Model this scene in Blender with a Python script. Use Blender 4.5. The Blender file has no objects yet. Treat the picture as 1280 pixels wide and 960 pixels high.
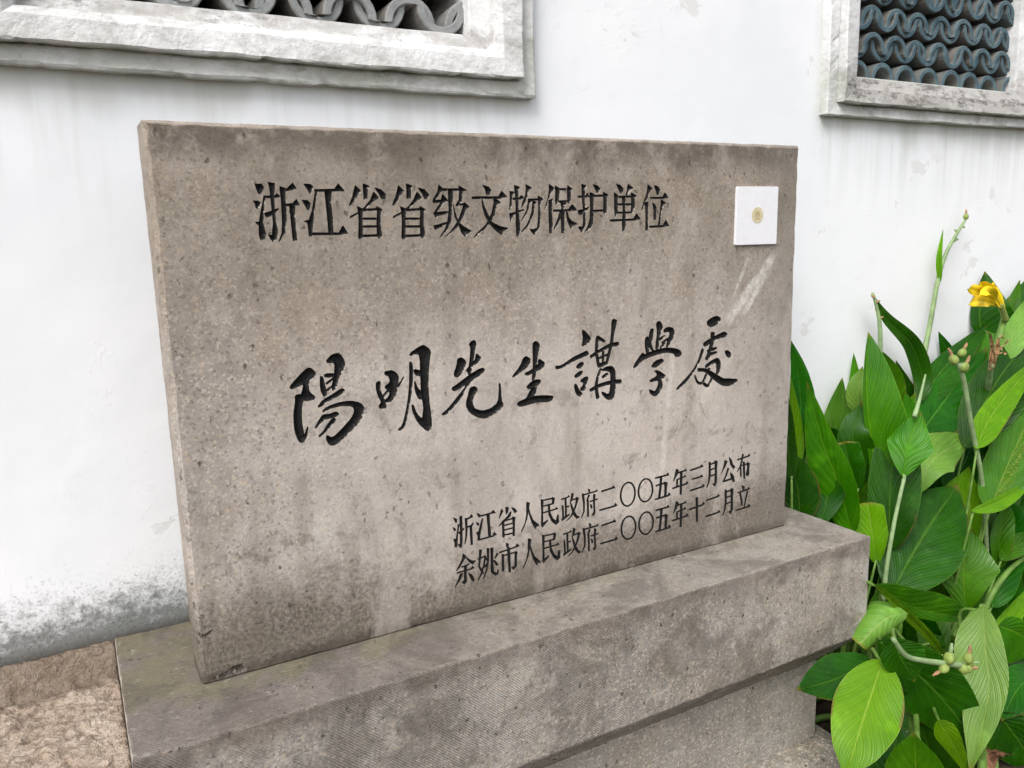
import bpy, bmesh, math, random
import numpy as np
from mathutils import Vector, Matrix, noise
from mathutils.geometry import delaunay_2d_cdt
rnd = random.Random(7)
S = bpy.context.scene
COL = S.collection
R = math.radians

# ------------------------------------------------------------------ camera
CAM = Vector((-0.14974, -1.48243, 0.80654))
YAW, PITCH, ROLL, FPX = 0.50307, -0.18385, -0.02737, 1007.454
fw = Vector((math.sin(YAW)*math.cos(PITCH), math.cos(YAW)*math.cos(PITCH), math.sin(PITCH)))
r0 = Vector((math.cos(YAW), -math.sin(YAW), 0)); u0 = r0.cross(fw)
RT = r0*math.cos(ROLL) + u0*math.sin(ROLL); UP = -r0*math.sin(ROLL) + u0*math.cos(ROLL)
cd = bpy.data.cameras.new('camera'); cam = bpy.data.objects.new('camera', cd); COL.objects.link(cam)
M = Matrix.Identity(4)
for i in range(3):
    M[i][0] = RT[i]; M[i][1] = UP[i]; M[i][2] = -fw[i]; M[i][3] = CAM[i]
cam.matrix_world = M
cd.sensor_width = 36; cd.lens = FPX/1280*36; cd.clip_start = .02; cd.clip_end = 500
S.camera = cam

# ------------------------------------------------------------------ light
SUN_EL, SUN_AZ = R(50), R(-52)      # azimuth: direction the light comes from, measured from -y (viewer side) towards +x
w = bpy.data.worlds.new('World'); S.world = w; w.use_nodes = True
nt = w.node_tree; nt.nodes.clear()
sky = nt.nodes.new('ShaderNodeTexSky'); sky.sky_type = 'NISHITA'; sky.sun_disc = False
sky.sun_elevation = SUN_EL; sky.sun_rotation = R(180) + SUN_AZ*-1; sky.air_density = 1.0; sky.dust_density = 3.0
hs = nt.nodes.new('ShaderNodeHueSaturation'); hs.inputs['Saturation'].default_value = .22
bg = nt.nodes.new('ShaderNodeBackground'); bg.inputs[1].default_value = .15
wo = nt.nodes.new('ShaderNodeOutputWorld')
nt.links.new(sky.outputs[0], hs.inputs['Color']); nt.links.new(hs.outputs[0], bg.inputs[0]); nt.links.new(bg.outputs[0], wo.inputs[0])
sd = bpy.data.lights.new('sun', 'SUN'); sd.energy = 1.5; sd.angle = R(28); sd.color = (1, .965, .92)
sun = bpy.data.objects.new('sun', sd); COL.objects.link(sun)
sdir = Vector((math.sin(SUN_AZ)*math.cos(SUN_EL), -math.cos(SUN_AZ)*math.cos(SUN_EL), math.sin(SUN_EL)))
sun.rotation_euler = sdir.to_track_quat('Z', 'Y').to_euler(); sun.location = (0, -3, 6)
S.view_settings.view_transform = 'Standard'; S.view_settings.look = 'None'
S.view_settings.exposure = 0.62; S.view_settings.gamma = 1
try: S.view_settings.use_curve_mapping = False
except Exception: pass

# ------------------------------------------------------------------ helpers
def ray(px, py, Y):
    """point of the plane y=Y that the survey photo shows at pixel px,py (survey of the place)"""
    d = fw*FPX + RT*(px-640) - UP*(py-480)
    return CAM + d*((Y-CAM.y)/d.y)
def face_xz(px, py):
    p = ray(px, py, 0); return (p.x, p.z)
def tag(o, label=None, cat=None, group=None, kind=None):
    if label: o['label'] = label
    if cat: o['category'] = cat
    if group: o['group'] = group
    if kind: o['kind'] = kind
    return o
def empty(name, loc, label, cat, group=None):
    o = bpy.data.objects.new(name, None); o.location = loc; o.empty_display_size = .1; COL.objects.link(o)
    return tag(o, label, cat, group)
def mesh_obj(name, verts, faces, mat, parent=None, smooth=False, mats=None):
    me = bpy.data.meshes.new(name); me.from_pydata([tuple(v) for v in verts], [], faces); me.update()
    for m in (mats or [mat]): me.materials.append(m)
    if smooth: me.polygons.foreach_set('use_smooth', [True]*len(me.polygons))
    o = bpy.data.objects.new(name, me); COL.objects.link(o)
    if parent:
        o.parent = parent
        off = parent.matrix_basis.translation.copy(); p = parent.parent
        while p: off += p.matrix_basis.translation; p = p.parent
        o.location = -off
    return o
def attr(o, name, vals):
    a = o.data.attributes.new(name, 'FLOAT', 'POINT'); a.data.foreach_set('value', np.asarray(vals, np.float32))
def nz(x, y, z, s=1.0, oct=3):
    return noise.fractal(Vector((x*s, y*s, z*s)), .6, 2.0, oct)

class NB:
    """small node-graph builder"""
    def __init__(s, name):
        s.m = bpy.data.materials.new(name); s.m.use_nodes = True; s.t = s.m.node_tree; s.t.nodes.clear()
        s.out = s.n('ShaderNodeOutputMaterial'); s.b = s.n('ShaderNodeBsdfPrincipled'); s.l(s.b.outputs[0], s.out.inputs[0])
        tc = s.n('ShaderNodeTexCoord'); geo = s.n('ShaderNodeNewGeometry')
        s.P = geo.outputs['Position']; s.N = geo.outputs['Normal']; s.O = tc.outputs['Object']; s.UV = tc.outputs['UV']
        s.height = None
    def n(s, t, **k):
        x = s.t.nodes.new(t)
        for a, v in k.items(): setattr(x, a, v)
        return x
    def l(s, a, b): s.t.links.new(a, b)
    def put(s, sock, v):
        if hasattr(v, 'is_linked') or isinstance(v, bpy.types.NodeSocket): s.l(v, sock)
        else: sock.default_value = v
    def math(s, op, a, b=0., c=None, clamp=False):
        x = s.n('ShaderNodeMath', operation=op, use_clamp=clamp); s.put(x.inputs[0], a); s.put(x.inputs[1], b)
        if c is not None: s.put(x.inputs[2], c)
        return x.outputs[0]
    def noise(s, scale, detail=4, rough=.6, vec=None, dist=0., out=0):
        x = s.n('ShaderNodeTexNoise'); x.inputs['Scale'].default_value = scale; x.inputs['Detail'].default_value = detail
        x.inputs['Roughness'].default_value = rough; x.inputs['Distortion'].default_value = dist
        s.l(vec if vec is not None else s.P, x.inputs['Vector']); return x.outputs[out]
    def voro(s, scale, vec=None, feature='F1', rand=1.):
        x = s.n('ShaderNodeTexVoronoi', feature=feature); x.inputs['Scale'].default_value = scale; x.inputs['Randomness'].default_value = rand
        s.l(vec if vec is not None else s.P, x.inputs['Vector']); return x.outputs
    def ramp(s, v, a, b, lo=0., hi=1., smooth=True):
        x = s.n('ShaderNodeMapRange'); x.clamp = True
        if smooth: x.interpolation_type = 'SMOOTHSTEP'
        s.put(x.inputs[0], v); x.inputs[1].default_value = a; x.inputs[2].default_value = b
        x.inputs[3].default_value = lo; x.inputs[4].default_value = hi; return x.outputs[0]
    def mix(s, f, a, b, mode='MIX'):
        x = s.n('ShaderNodeMix', data_type='RGBA', blend_type=mode)
        s.put(x.inputs[0], f)
        for sock, v in ((x.inputs[6], a), (x.inputs[7], b)):
            if isinstance(v, tuple): sock.default_value = (*v, 1) if len(v) == 3 else v
            else: s.l(v, sock)
        return x.outputs[2]
    def sep(s, v=None):
        x = s.n('ShaderNodeSeparateXYZ'); s.l(v if v is not None else s.P, x.inputs[0]); return x.outputs
    def vscale(s, k, vec=None):
        x = s.n('ShaderNodeVectorMath', operation='MULTIPLY'); s.l(vec if vec is not None else s.P, x.inputs[0]); x.inputs[1].default_value = k
        return x.outputs[0]
    def dot(s, k, vec=None):
        x = s.n('ShaderNodeVectorMath', operation='DOT_PRODUCT'); s.l(vec if vec is not None else s.P, x.inputs[0]); x.inputs[1].default_value = k
        return x.outputs['Value']
    def att(s, name):
        x = s.n('ShaderNodeAttribute', attribute_name=name); return x.outputs['Fac']
    def bump(s, h, dist, strength=1., prev=None):
        x = s.n('ShaderNodeBump'); x.inputs['Strength'].default_value = strength; x.inputs['Distance'].default_value = dist
        s.l(h, x.inputs['Height'])
        if prev is not None: s.l(prev, x.inputs['Normal'])
        return x.outputs[0]
    def done(s, col, rough=.85, normal=None, spec=.3):
        s.put(s.b.inputs['Base Color'], (*col, 1) if isinstance(col, tuple) else col)
        s.put(s.b.inputs['Roughness'], rough); s.b.inputs['Specular IOR Level'].default_value = spec
        if normal is not None: s.l(normal, s.b.inputs['Normal'])
        return s.m

# ------------------------------------------------------------------ materials
def mat_stone(name, dark, light, tool=None, slab=False, captop=False):
    b = NB(name); x, y, z = b.sep()
    wv_ = b.n('ShaderNodeVectorMath', operation='MULTIPLY_ADD'); b.l(b.noise(130, 3, .7, out=1), wv_.inputs[0]); wv_.inputs[1].default_value = (.007, .007, .007); b.l(b.P, wv_.inputs[2]); wp = wv_.outputs[0]
    big = b.ramp(b.noise(2.3, 4, .55), .34, .66); med = b.ramp(b.noise(13, 6, .7, dist=.5), .34, .66)
    col = b.mix(b.math('ADD', b.math('MULTIPLY', big, .55), b.math('MULTIPLY', med, .45)), dark, light)
    # grains of several minerals
    g = b.voro(220, wp)
    gs = b.sep(g['Color'])
    hue = b.noise(4.2, 4, .6, dist=.6)
    col = b.mix(b.ramp(hue, .50, .66, 0, .42), col, (.34, .27, .20))
    col = b.mix(b.ramp(hue, .48, .34, 0, .5), col, (.37, .34, .32))
    col = b.mix(b.ramp(gs[0], .72, .95, 0, .6), col, (.62, .54, .46))
    col = b.mix(b.ramp(gs[1], .85, .98, 0, .55), col, (.14, .115, .095))
    g2 = b.voro(85, wp); g2s = b.sep(g2['Color'])
    pebble = b.math('MULTIPLY', b.ramp(g2s[2], .86, .9), b.ramp(g2['Distance'], .45, .3))
    col = b.mix(b.math('MULTIPLY', pebble, .55), col, (.58, .46, .34))
    peb2 = b.math('MULTIPLY', b.ramp(g2s[0], .88, .92), b.ramp(g2['Distance'], .45, .3))
    col = b.mix(b.math('MULTIPLY', peb2, .5), col, (.17, .165, .155))
    mot = b.noise(42, 6, .78, dist=.3)
    col = b.mix(b.ramp(mot, .44, .28, 0, .5), col, (.135, .108, .08))
    col = b.mix(b.ramp(mot, .55, .70, 0, .40), col, (.52, .46, .40))
    fine = b.noise(230, 5, .85)
    col = b.mix(b.ramp(fine, .43, .35, 0, .9), col, (.06, .048, .04))
    col = b.mix(b.ramp(fine, .57, .66, 0, .6), col, (.70, .64, .57))
    # open pores
    pv = b.voro(64, b.vscale((1, 1, .72), wp)); ps = b.sep(pv['Color'])
    warpd = b.math('ADD', pv['Distance'], b.math('MULTIPLY', b.math('SUBTRACT', b.noise(120, 4, .8), .5), 1.3))
    pit = b.math('MULTIPLY', b.ramp(ps[0], .80, .97), b.ramp(warpd, .20, .10))
    pit = b.math('MAXIMUM', pit, b.ramp(b.noise(120, 3, .65, dist=.8), .30, .27))
    col = b.mix(b.math('MULTIPLY', pit, .8), col, (.055, .047, .04))
    # weather stains
    st = b.ramp(b.noise(5.5, 6, .7, vec=b.vscale((1, 1, .55)), dist=.6), .52, .74)
    col = b.mix(b.math('MULTIPLY', st, .55), col, (.14, .112, .085))
    h = b.math('ADD', b.math('MULTIPLY', fine, .5), b.math('MULTIPLY', b.noise(60, 5, .7), .7))
    h = b.math('SUBTRACT', h, b.math('MULTIPLY', pit, 1.6))
    if slab:
        # brown weathering of the upper half, pale washed lower middle, dark rim along top and foot
        n6 = b.math('MULTIPLY', b.math('SUBTRACT', b.noise(3.2, 5, .65), .5), .7)
        up = b.ramp(b.math('ADD', z, n6), .45, .85)
        col = b.mix(b.math('MULTIPLY', up, .42), col, (.225, .18, .13))
        wash = b.math('MULTIPLY', b.ramp(b.math('ADD', x, n6), .05, .5), b.ramp(b.math('ADD', z, n6), .78, .42))
        col = b.mix(b.math('MULTIPLY', wash, .5), col, (.66, .59, .54))
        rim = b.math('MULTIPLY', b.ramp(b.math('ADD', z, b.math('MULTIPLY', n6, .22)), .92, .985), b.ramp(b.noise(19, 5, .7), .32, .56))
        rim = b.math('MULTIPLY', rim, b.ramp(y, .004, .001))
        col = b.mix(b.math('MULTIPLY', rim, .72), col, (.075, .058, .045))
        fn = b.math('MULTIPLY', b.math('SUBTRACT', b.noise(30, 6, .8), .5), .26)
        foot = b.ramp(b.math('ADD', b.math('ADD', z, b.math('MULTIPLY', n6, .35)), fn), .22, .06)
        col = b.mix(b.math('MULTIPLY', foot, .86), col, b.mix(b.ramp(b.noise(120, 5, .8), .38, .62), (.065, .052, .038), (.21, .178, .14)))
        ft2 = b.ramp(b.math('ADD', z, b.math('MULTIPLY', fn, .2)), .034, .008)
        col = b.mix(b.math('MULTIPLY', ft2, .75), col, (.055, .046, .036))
        spots = b.math('MULTIPLY', b.ramp(b.noise(12, 6, .75, dist=.7), .54, .66), b.ramp(z, .75, .15, .35, 1.))
        col = b.mix(b.math('MULTIPLY', spots, .5), col, (.12, .10, .078))
        tops = b.ramp(b.noise(9, 6, .75, vec=b.vscale((1, 1, .7)), dist=.8), .52, .64)
        col = b.mix(b.math('MULTIPLY', b.math('MULTIPLY', tops, b.ramp(z, .5, .8)), .38), col, (.13, .105, .078))
        rrim = b.ramp(b.math('ADD', x, b.math('MULTIPLY', n6, .2)), 1.30, 1.5)
        col = b.mix(b.math('MULTIPLY', rrim, .42), col, (.19, .175, .155))
        cl = b.ramp(b.noise(2.6, 6, .7, dist=.9), .42, .62)
        col = b.mix(b.math('MULTIPLY', cl, .24), col, (.20, .17, .138))
        cl2 = b.ramp(b.noise(3.4, 6, .72, vec=b.vscale((1.3, 1, .6)), dist=.5), .52, .68)
        col = b.mix(b.math('MULTIPLY', cl2, .32), col, (.62, .55, .50))
        # pale scraped streaks below the plate
        def streak(px, wid, a):
            (x0, z0), (x1, z1) = face_xz(*px[0]), face_xz(*px[1])
            L = math.hypot(x1-x0, z1-z0); tx, tz = (x1-x0)/L, (z1-z0)/L
            t = b.math('SUBTRACT', b.dot((tx, 0, tz)), x0*tx+z0*tz)
            d = b.math('ABSOLUTE', b.math('ADD', b.math('SUBTRACT', b.dot((tz, 0, -tx)), x0*tz-z0*tx), b.math('MULTIPLY', b.math('SUBTRACT', b.noise(25, 4), .5), wid*1.5)))
            m = b.math('MULTIPLY', b.ramp(d, wid, wid*.25), b.math('MULTIPLY', b.ramp(t, -.01, .02), b.ramp(t, L+.02, L-.03)))
            return b.math('MULTIPLY', b.math('MULTIPLY', m, b.ramp(b.noise(60, 5, .75), .30, .62)), a)
        for pp, wd, a in ((((909, 402), (968, 318)), .019, .85), (((929, 392), (962, 338)), .013, .8), (((917, 372), (935, 322)), .007, .6), (((826, 600), (842, 430)), .012, .55), (((395, 690), (410, 640)), .03, .35), (((860, 530), (915, 440)), .02, .35)):
            col = b.mix(streak(pp, wd, a), col, (.70, .67, .61))
        # damp runs under the lettering
        run = b.ramp(b.noise(16, 3, .5, vec=b.vscale((1, 1, .12))), .5, .75)
        col = b.mix(b.math('MULTIPLY', run, .3), col, (.15, .122, .095))
    if captop:
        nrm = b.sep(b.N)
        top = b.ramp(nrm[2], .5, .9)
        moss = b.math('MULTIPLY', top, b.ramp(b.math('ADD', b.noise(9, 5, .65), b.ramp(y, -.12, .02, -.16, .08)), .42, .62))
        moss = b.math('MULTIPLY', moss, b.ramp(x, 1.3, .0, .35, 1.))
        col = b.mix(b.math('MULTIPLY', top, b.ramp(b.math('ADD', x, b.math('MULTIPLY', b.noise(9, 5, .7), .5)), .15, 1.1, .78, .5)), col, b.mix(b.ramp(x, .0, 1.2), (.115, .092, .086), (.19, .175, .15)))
        col = b.mix(b.math('MULTIPLY', moss, .55), col, (.16, .148, .075))
        lich = b.math('MULTIPLY', top, b.ramp(b.noise(40, 5, .75), .57, .68))
        col = b.mix(b.math('MULTIPLY', lich, .5), col, (.40, .385, .325))
        damp = b.math('MULTIPLY', top, b.ramp(b.noise(7, 6, .7, dist=.6), .46, .62))
        col = b.mix(b.math('MULTIPLY', damp, .5), col, (.085, .07, .065))
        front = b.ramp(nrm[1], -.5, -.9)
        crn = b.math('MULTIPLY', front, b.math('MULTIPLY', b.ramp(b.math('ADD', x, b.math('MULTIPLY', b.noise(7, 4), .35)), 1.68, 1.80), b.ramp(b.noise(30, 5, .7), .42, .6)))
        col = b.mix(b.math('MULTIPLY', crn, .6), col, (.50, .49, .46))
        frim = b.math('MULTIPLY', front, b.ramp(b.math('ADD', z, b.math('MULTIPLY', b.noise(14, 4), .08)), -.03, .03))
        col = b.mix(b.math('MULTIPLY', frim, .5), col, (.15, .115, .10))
        blot = b.math('MULTIPLY', front, b.ramp(b.noise(6.5, 7, .75, dist=.5), .47, .62))
        col = b.mix(b.math('MULTIPLY', blot, .55), col, (.105, .09, .07))
        lft = b.math('MULTIPLY', front, b.math('MULTIPLY', b.ramp(x, .7, .1), b.ramp(b.noise(10, 6, .75), .36, .6)))
        col = b.mix(b.math('MULTIPLY', lft, .6), col, (.085, .07, .06))
        plc = b.math('MULTIPLY', front, b.ramp(b.noise(8, 5, .7, dist=.3), .58, .68))
        col = b.mix(b.math('MULTIPLY', plc, .3), col, (.55, .50, .43))
    nrm = b.bump(h, .0028, .9)
    if tool:
        k = b.dot(tool)
        wv = b.math('SINE', b.math('ADD', k, b.math('MULTIPLY', b.noise(20, 3, .6), 6.)))
        msk = b.ramp(b.noise(9, 5, .7), .36, .58, .15, 1.)
        wv = b.math('MULTIPLY', b.math('MULTIPLY', wv, msk), b.ramp(b.sep(b.N)[2], .5, .9, 1., .5))
        nrm = b.bump(wv, .0006, .7, nrm)
        col = b.mix(b.math('MULTIPLY', b.ramp(wv, -.2, -.95), .28), col, (.09, .08, .07))
        col = b.mix(b.math('MULTIPLY', b.ramp(wv, .5, 1.), .14), col, (.6, .56, .5))
    return b.done(col, .9, nrm, .2)

def mat_wall():
    b = NB('wall_paint'); x, y, z = b.sep()
    c = b.mix(b.ramp(b.noise(1.6, 4), .35, .65), (.79, .81, .84), (.845, .86, .88))
    # peeled patches with an uneven edge
    pn = b.noise(7.5, 7, .62, dist=.3); pn2 = b.noise(1.7, 3, .5)
    peel = b.math('MULTIPLY', b.ramp(pn, .635, .645), b.ramp(pn2, .47, .56))
    c = b.mix(b.math('MULTIPLY', peel, .55), c, (.66, .655, .63))
    # rain runs below the two window sills
    rn = b.ramp(b.noise(17, 4, .6, vec=b.vscale((1, 1, .07))), .42, .70)
    rn2 = b.ramp(b.noise(5, 3, .6, vec=b.vscale((1, 1, .3))), .35, .65)
    def under(x0, x1):
        m = b.math('MULTIPLY', b.ramp(x, x0, x0+.08), b.ramp(x, x1, x1-.06))
        return b.math('MULTIPLY', m, b.math('MULTIPLY', b.ramp(z, .78, 1.10), b.ramp(z, 1.2, 1.15)))
    un = b.math('ADD', under(-.36, .92), under(1.9, 3.3))
    c = b.mix(b.math('MULTIPLY', b.math('MULTIPLY', un, rn), .38), c, (.50, .52, .48))
    edge = b.math('MULTIPLY', b.math('ADD', b.math('MULTIPLY', b.ramp(x, -.4, -.3), b.ramp(x, .93, .86)), b.math('MULTIPLY', b.ramp(x, 1.88, 1.95), b.ramp(x, 3.3, 3.2))), b.ramp(b.math('ADD', z, b.math('MULTIPLY', rn2, .05)), 1.07, 1.17))
    c = b.mix(b.math('MULTIPLY', edge, .55), c, (.36, .385, .30))
    # splash dirt along the foot
    sp = b.noise(55, 4, .75); sp2 = b.noise(4, 4, .6)
    lvl = b.math('ADD', z, b.math('ADD', b.math('MULTIPLY', b.math('SUBTRACT', sp, .5), -.22), b.math('MULTIPLY', b.math('SUBTRACT', sp2, .5), -.10)))
    dirt = b.ramp(lvl, .125, .015)
    c = b.mix(b.math('MULTIPLY', dirt, .9), c, (.13, .136, .128))
    spk = b.math('MULTIPLY', b.ramp(lvl, .19, .04), b.ramp(b.noise(150, 4, .75), .53, .62))
    c = b.mix(b.math('MULTIPLY', spk, .7), c, (.09, .09, .08))
    low = b.ramp(b.math('ADD', z, b.math('MULTIPLY', sp, .05)), .05, .012)
    c = b.mix(b.math('MULTIPLY', low, .7), c, (.07, .06, .045))
    # hairline marks
    ck = b.ramp(b.voro(2.2, vec=b.noise(1.4, 4, out=1), feature='DISTANCE_TO_EDGE')['Distance'], .006, .0)
    h = b.math('ADD', b.math('MULTIPLY', b.noise(38, 5, .6), .5), b.math('MULTIPLY', b.noise(150, 3), .18))
    h = b.math('SUBTRACT', h, b.math('MULTIPLY', peel, .35))
    blister = b.math('MULTIPLY', b.ramp(b.noise(24, 5, .7), .6, .63), b.ramp(pn2, .44, .6))
    h = b.math('ADD', h, b.math('MULTIPLY', blister, .3))
    n1 = b.bump(b.noise(2.5, 3), .012, .4)
    return b.done(c, .8, b.bump(h, .0018, .6, n1), .25)

def mat_frame():
    b = NB('frame_plaster'); x, y, z = b.sep()
    g = b.att('grime'); al = b.att('algae_shade')
    c = b.mix(b.ramp(b.noise(6, 4), .3, .7), (.68, .685, .685), (.78, .785, .79))
    n1 = b.noise(13, 6, .72, vec=b.vscale((.7, 1, 1.4)), dist=.5)
    gm = b.ramp(b.math('ADD', n1, b.math('MULTIPLY', g, .30)), .58, .86)
    c = b.mix(b.math('MULTIPLY', gm, .62), c, (.27, .245, .22))
    scr = b.ramp(b.noise(75, 6, .8, vec=b.vscale((.5, 1, 1.2))), .58, .68)
    c = b.mix(b.math('MULTIPLY', scr, b.math('MULTIPLY_ADD', g, .4, .12)), c, (.16, .15, .13))
    vr = b.ramp(b.noise(30, 4, .6, vec=b.vscale((1, 1, .2))), .5, .72)
    c = b.mix(b.math('MULTIPLY', b.math('MULTIPLY', vr, g), .4), c, (.34, .32, .28))
    blk = b.math('MULTIPLY', b.ramp(b.math('ADD', b.noise(16, 7, .8, vec=b.vscale((.6, 1, 1.3))), b.math('MULTIPLY', b.ramp(g, .9, 1.4), .07)), .53, .66), b.ramp(g, .2, 1.0))
    c = b.mix(b.math('MULTIPLY', blk, .75), c, (.07, .065, .055))
    pat = b.ramp(b.noise(5, 6, .75, vec=b.vscale((.8, 1, 1.6)), dist=.5), .46, .66)
    c = b.mix(b.math('MULTIPLY', pat, .4), c, (.42, .41, .385))
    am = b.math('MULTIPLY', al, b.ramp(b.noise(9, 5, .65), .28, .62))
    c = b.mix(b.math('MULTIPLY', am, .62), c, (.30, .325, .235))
    black = b.math('MULTIPLY', al, b.ramp(b.noise(14, 5, .7, vec=b.vscale((.5, 1, 1))), .54, .68))  # algae black, plus crevice shade painted in under the second band
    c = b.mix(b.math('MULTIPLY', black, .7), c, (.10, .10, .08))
    h = b.math('ADD', b.noise(45, 6, .7), b.math('MULTIPLY', b.noise(9, 4), 1.2))
    return b.done(c, .85, b.bump(h, .006, .8), .25)

def mat_tile(name, ca, cb, edge):
    b = NB(name)
    c = b.mix(b.ramp(b.noise(16, 5, .7), .3, .7), ca, cb)
    c = b.mix(b.ramp(b.noise(70, 4, .7), .6, .72, 0, .6), c, edge)
    c = b.mix(b.ramp(b.noise(40, 5, .7), .62, .72, 0, .7), c, (.035, .033, .03))
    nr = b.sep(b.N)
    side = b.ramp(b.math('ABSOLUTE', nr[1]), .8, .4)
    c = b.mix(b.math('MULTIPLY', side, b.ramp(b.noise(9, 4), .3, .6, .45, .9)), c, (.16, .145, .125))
    return b.done(c, .75, b.bump(b.noise(90, 5, .7), .003, .8), .35)

def mat_ink():
    b = NB('carved_letter_paint'); nr = b.sep(b.N); d = b.att('depth')
    wn = b.noise(230, 4, .75); wn2 = b.noise(34, 4, .7)
    flank = b.math('ADD', b.dot((-.62, -.1, .55), b.N), b.math('MULTIPLY', b.math('SUBTRACT', b.att('wear_lit'), 1.), 1.5))           # worn paint plus painted-in light, where the chisel flank faces up and left
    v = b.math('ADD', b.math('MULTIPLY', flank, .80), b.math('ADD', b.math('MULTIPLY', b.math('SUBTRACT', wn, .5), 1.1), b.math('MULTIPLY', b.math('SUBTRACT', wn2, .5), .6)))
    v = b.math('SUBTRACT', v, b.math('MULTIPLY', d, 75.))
    wear_lit = b.ramp(v, .14, .40)
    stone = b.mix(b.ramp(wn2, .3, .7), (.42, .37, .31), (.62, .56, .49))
    c = b.mix(b.math('MULTIPLY', wear_lit, .9), b.mix(b.ramp(wn, .45, .75), (.010, .0095, .010), (.03, .028, .026)), stone)
    return b.done(c, .75, b.bump(wn, .0015, .8), .15)

def mat_rough():
    b = NB('rough_hewn_stone'); x, y, z = b.sep()
    c = b.mix(b.ramp(b.noise(7, 5, .7), .3, .7), (.43, .335, .26), (.60, .50, .41))
    c = b.mix(b.ramp(b.noise(5, 4, .6, dist=.5), .6, .72, 0, .6), c, (.36, .20, .13))
    c = b.mix(b.ramp(b.noise(110, 4, .75), .56, .68, 0, .6), c, (.60, .52, .43))
    c = b.mix(b.ramp(b.noise(70, 5, .75), .40, .32, 0, .7), c, (.12, .085, .055))
    wetm = b.ramp(b.math('ADD', y, b.math('MULTIPLY', b.noise(22, 4), .07)), .235, .265)
    c = b.mix(b.math('MULTIPLY', wetm, .62), c, (.13, .10, .072))
    wx = b.n('ShaderNodeVectorMath', operation='MULTIPLY_ADD'); b.l(b.noise(55, 4, .7, out=1), wx.inputs[0]); wx.inputs[1].default_value = (.028, .028, .028); b.l(b.vscale((.8, 1.15, 1)), wx.inputs[2])
    v1 = b.voro(62, wx.outputs[0])['Distance']; v2 = b.voro(170, wx.outputs[0])['Distance']
    c = b.mix(b.ramp(v1, .45, .75, 0, .5), c, (.17, .12, .085))
    h = b.math('SUBTRACT', b.math('MULTIPLY', b.noise(150, 5, .8), .5), b.math('ADD', b.math('MULTIPLY', v1, 1.1), b.math('MULTIPLY', v2, .4)))
    return b.done(c, .95, b.bump(h, .0085, 1.), .1)

def mat_soil():
    b = NB('soil'); 
    c = b.mix(b.ramp(b.noise(9, 6, .7), .3, .7), (.045, .034, .025), (.11, .085, .06))
    return b.done(c, .95, b.bump(b.noise(45, 6, .7), .02, 1.), .1)
def mat_plain(name, col, rough=.6, var=.25, scale=30, spec=.3):
    b = NB(name)
    c = b.mix(b.ramp(b.noise(scale, 4), .3, .7), tuple(v*(1-var) for v in col), tuple(min(1, v*(1+var)) for v in col))
    return b.done(c, rough, b.bump(b.noise(scale*4, 4), .001, .5), spec)

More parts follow.
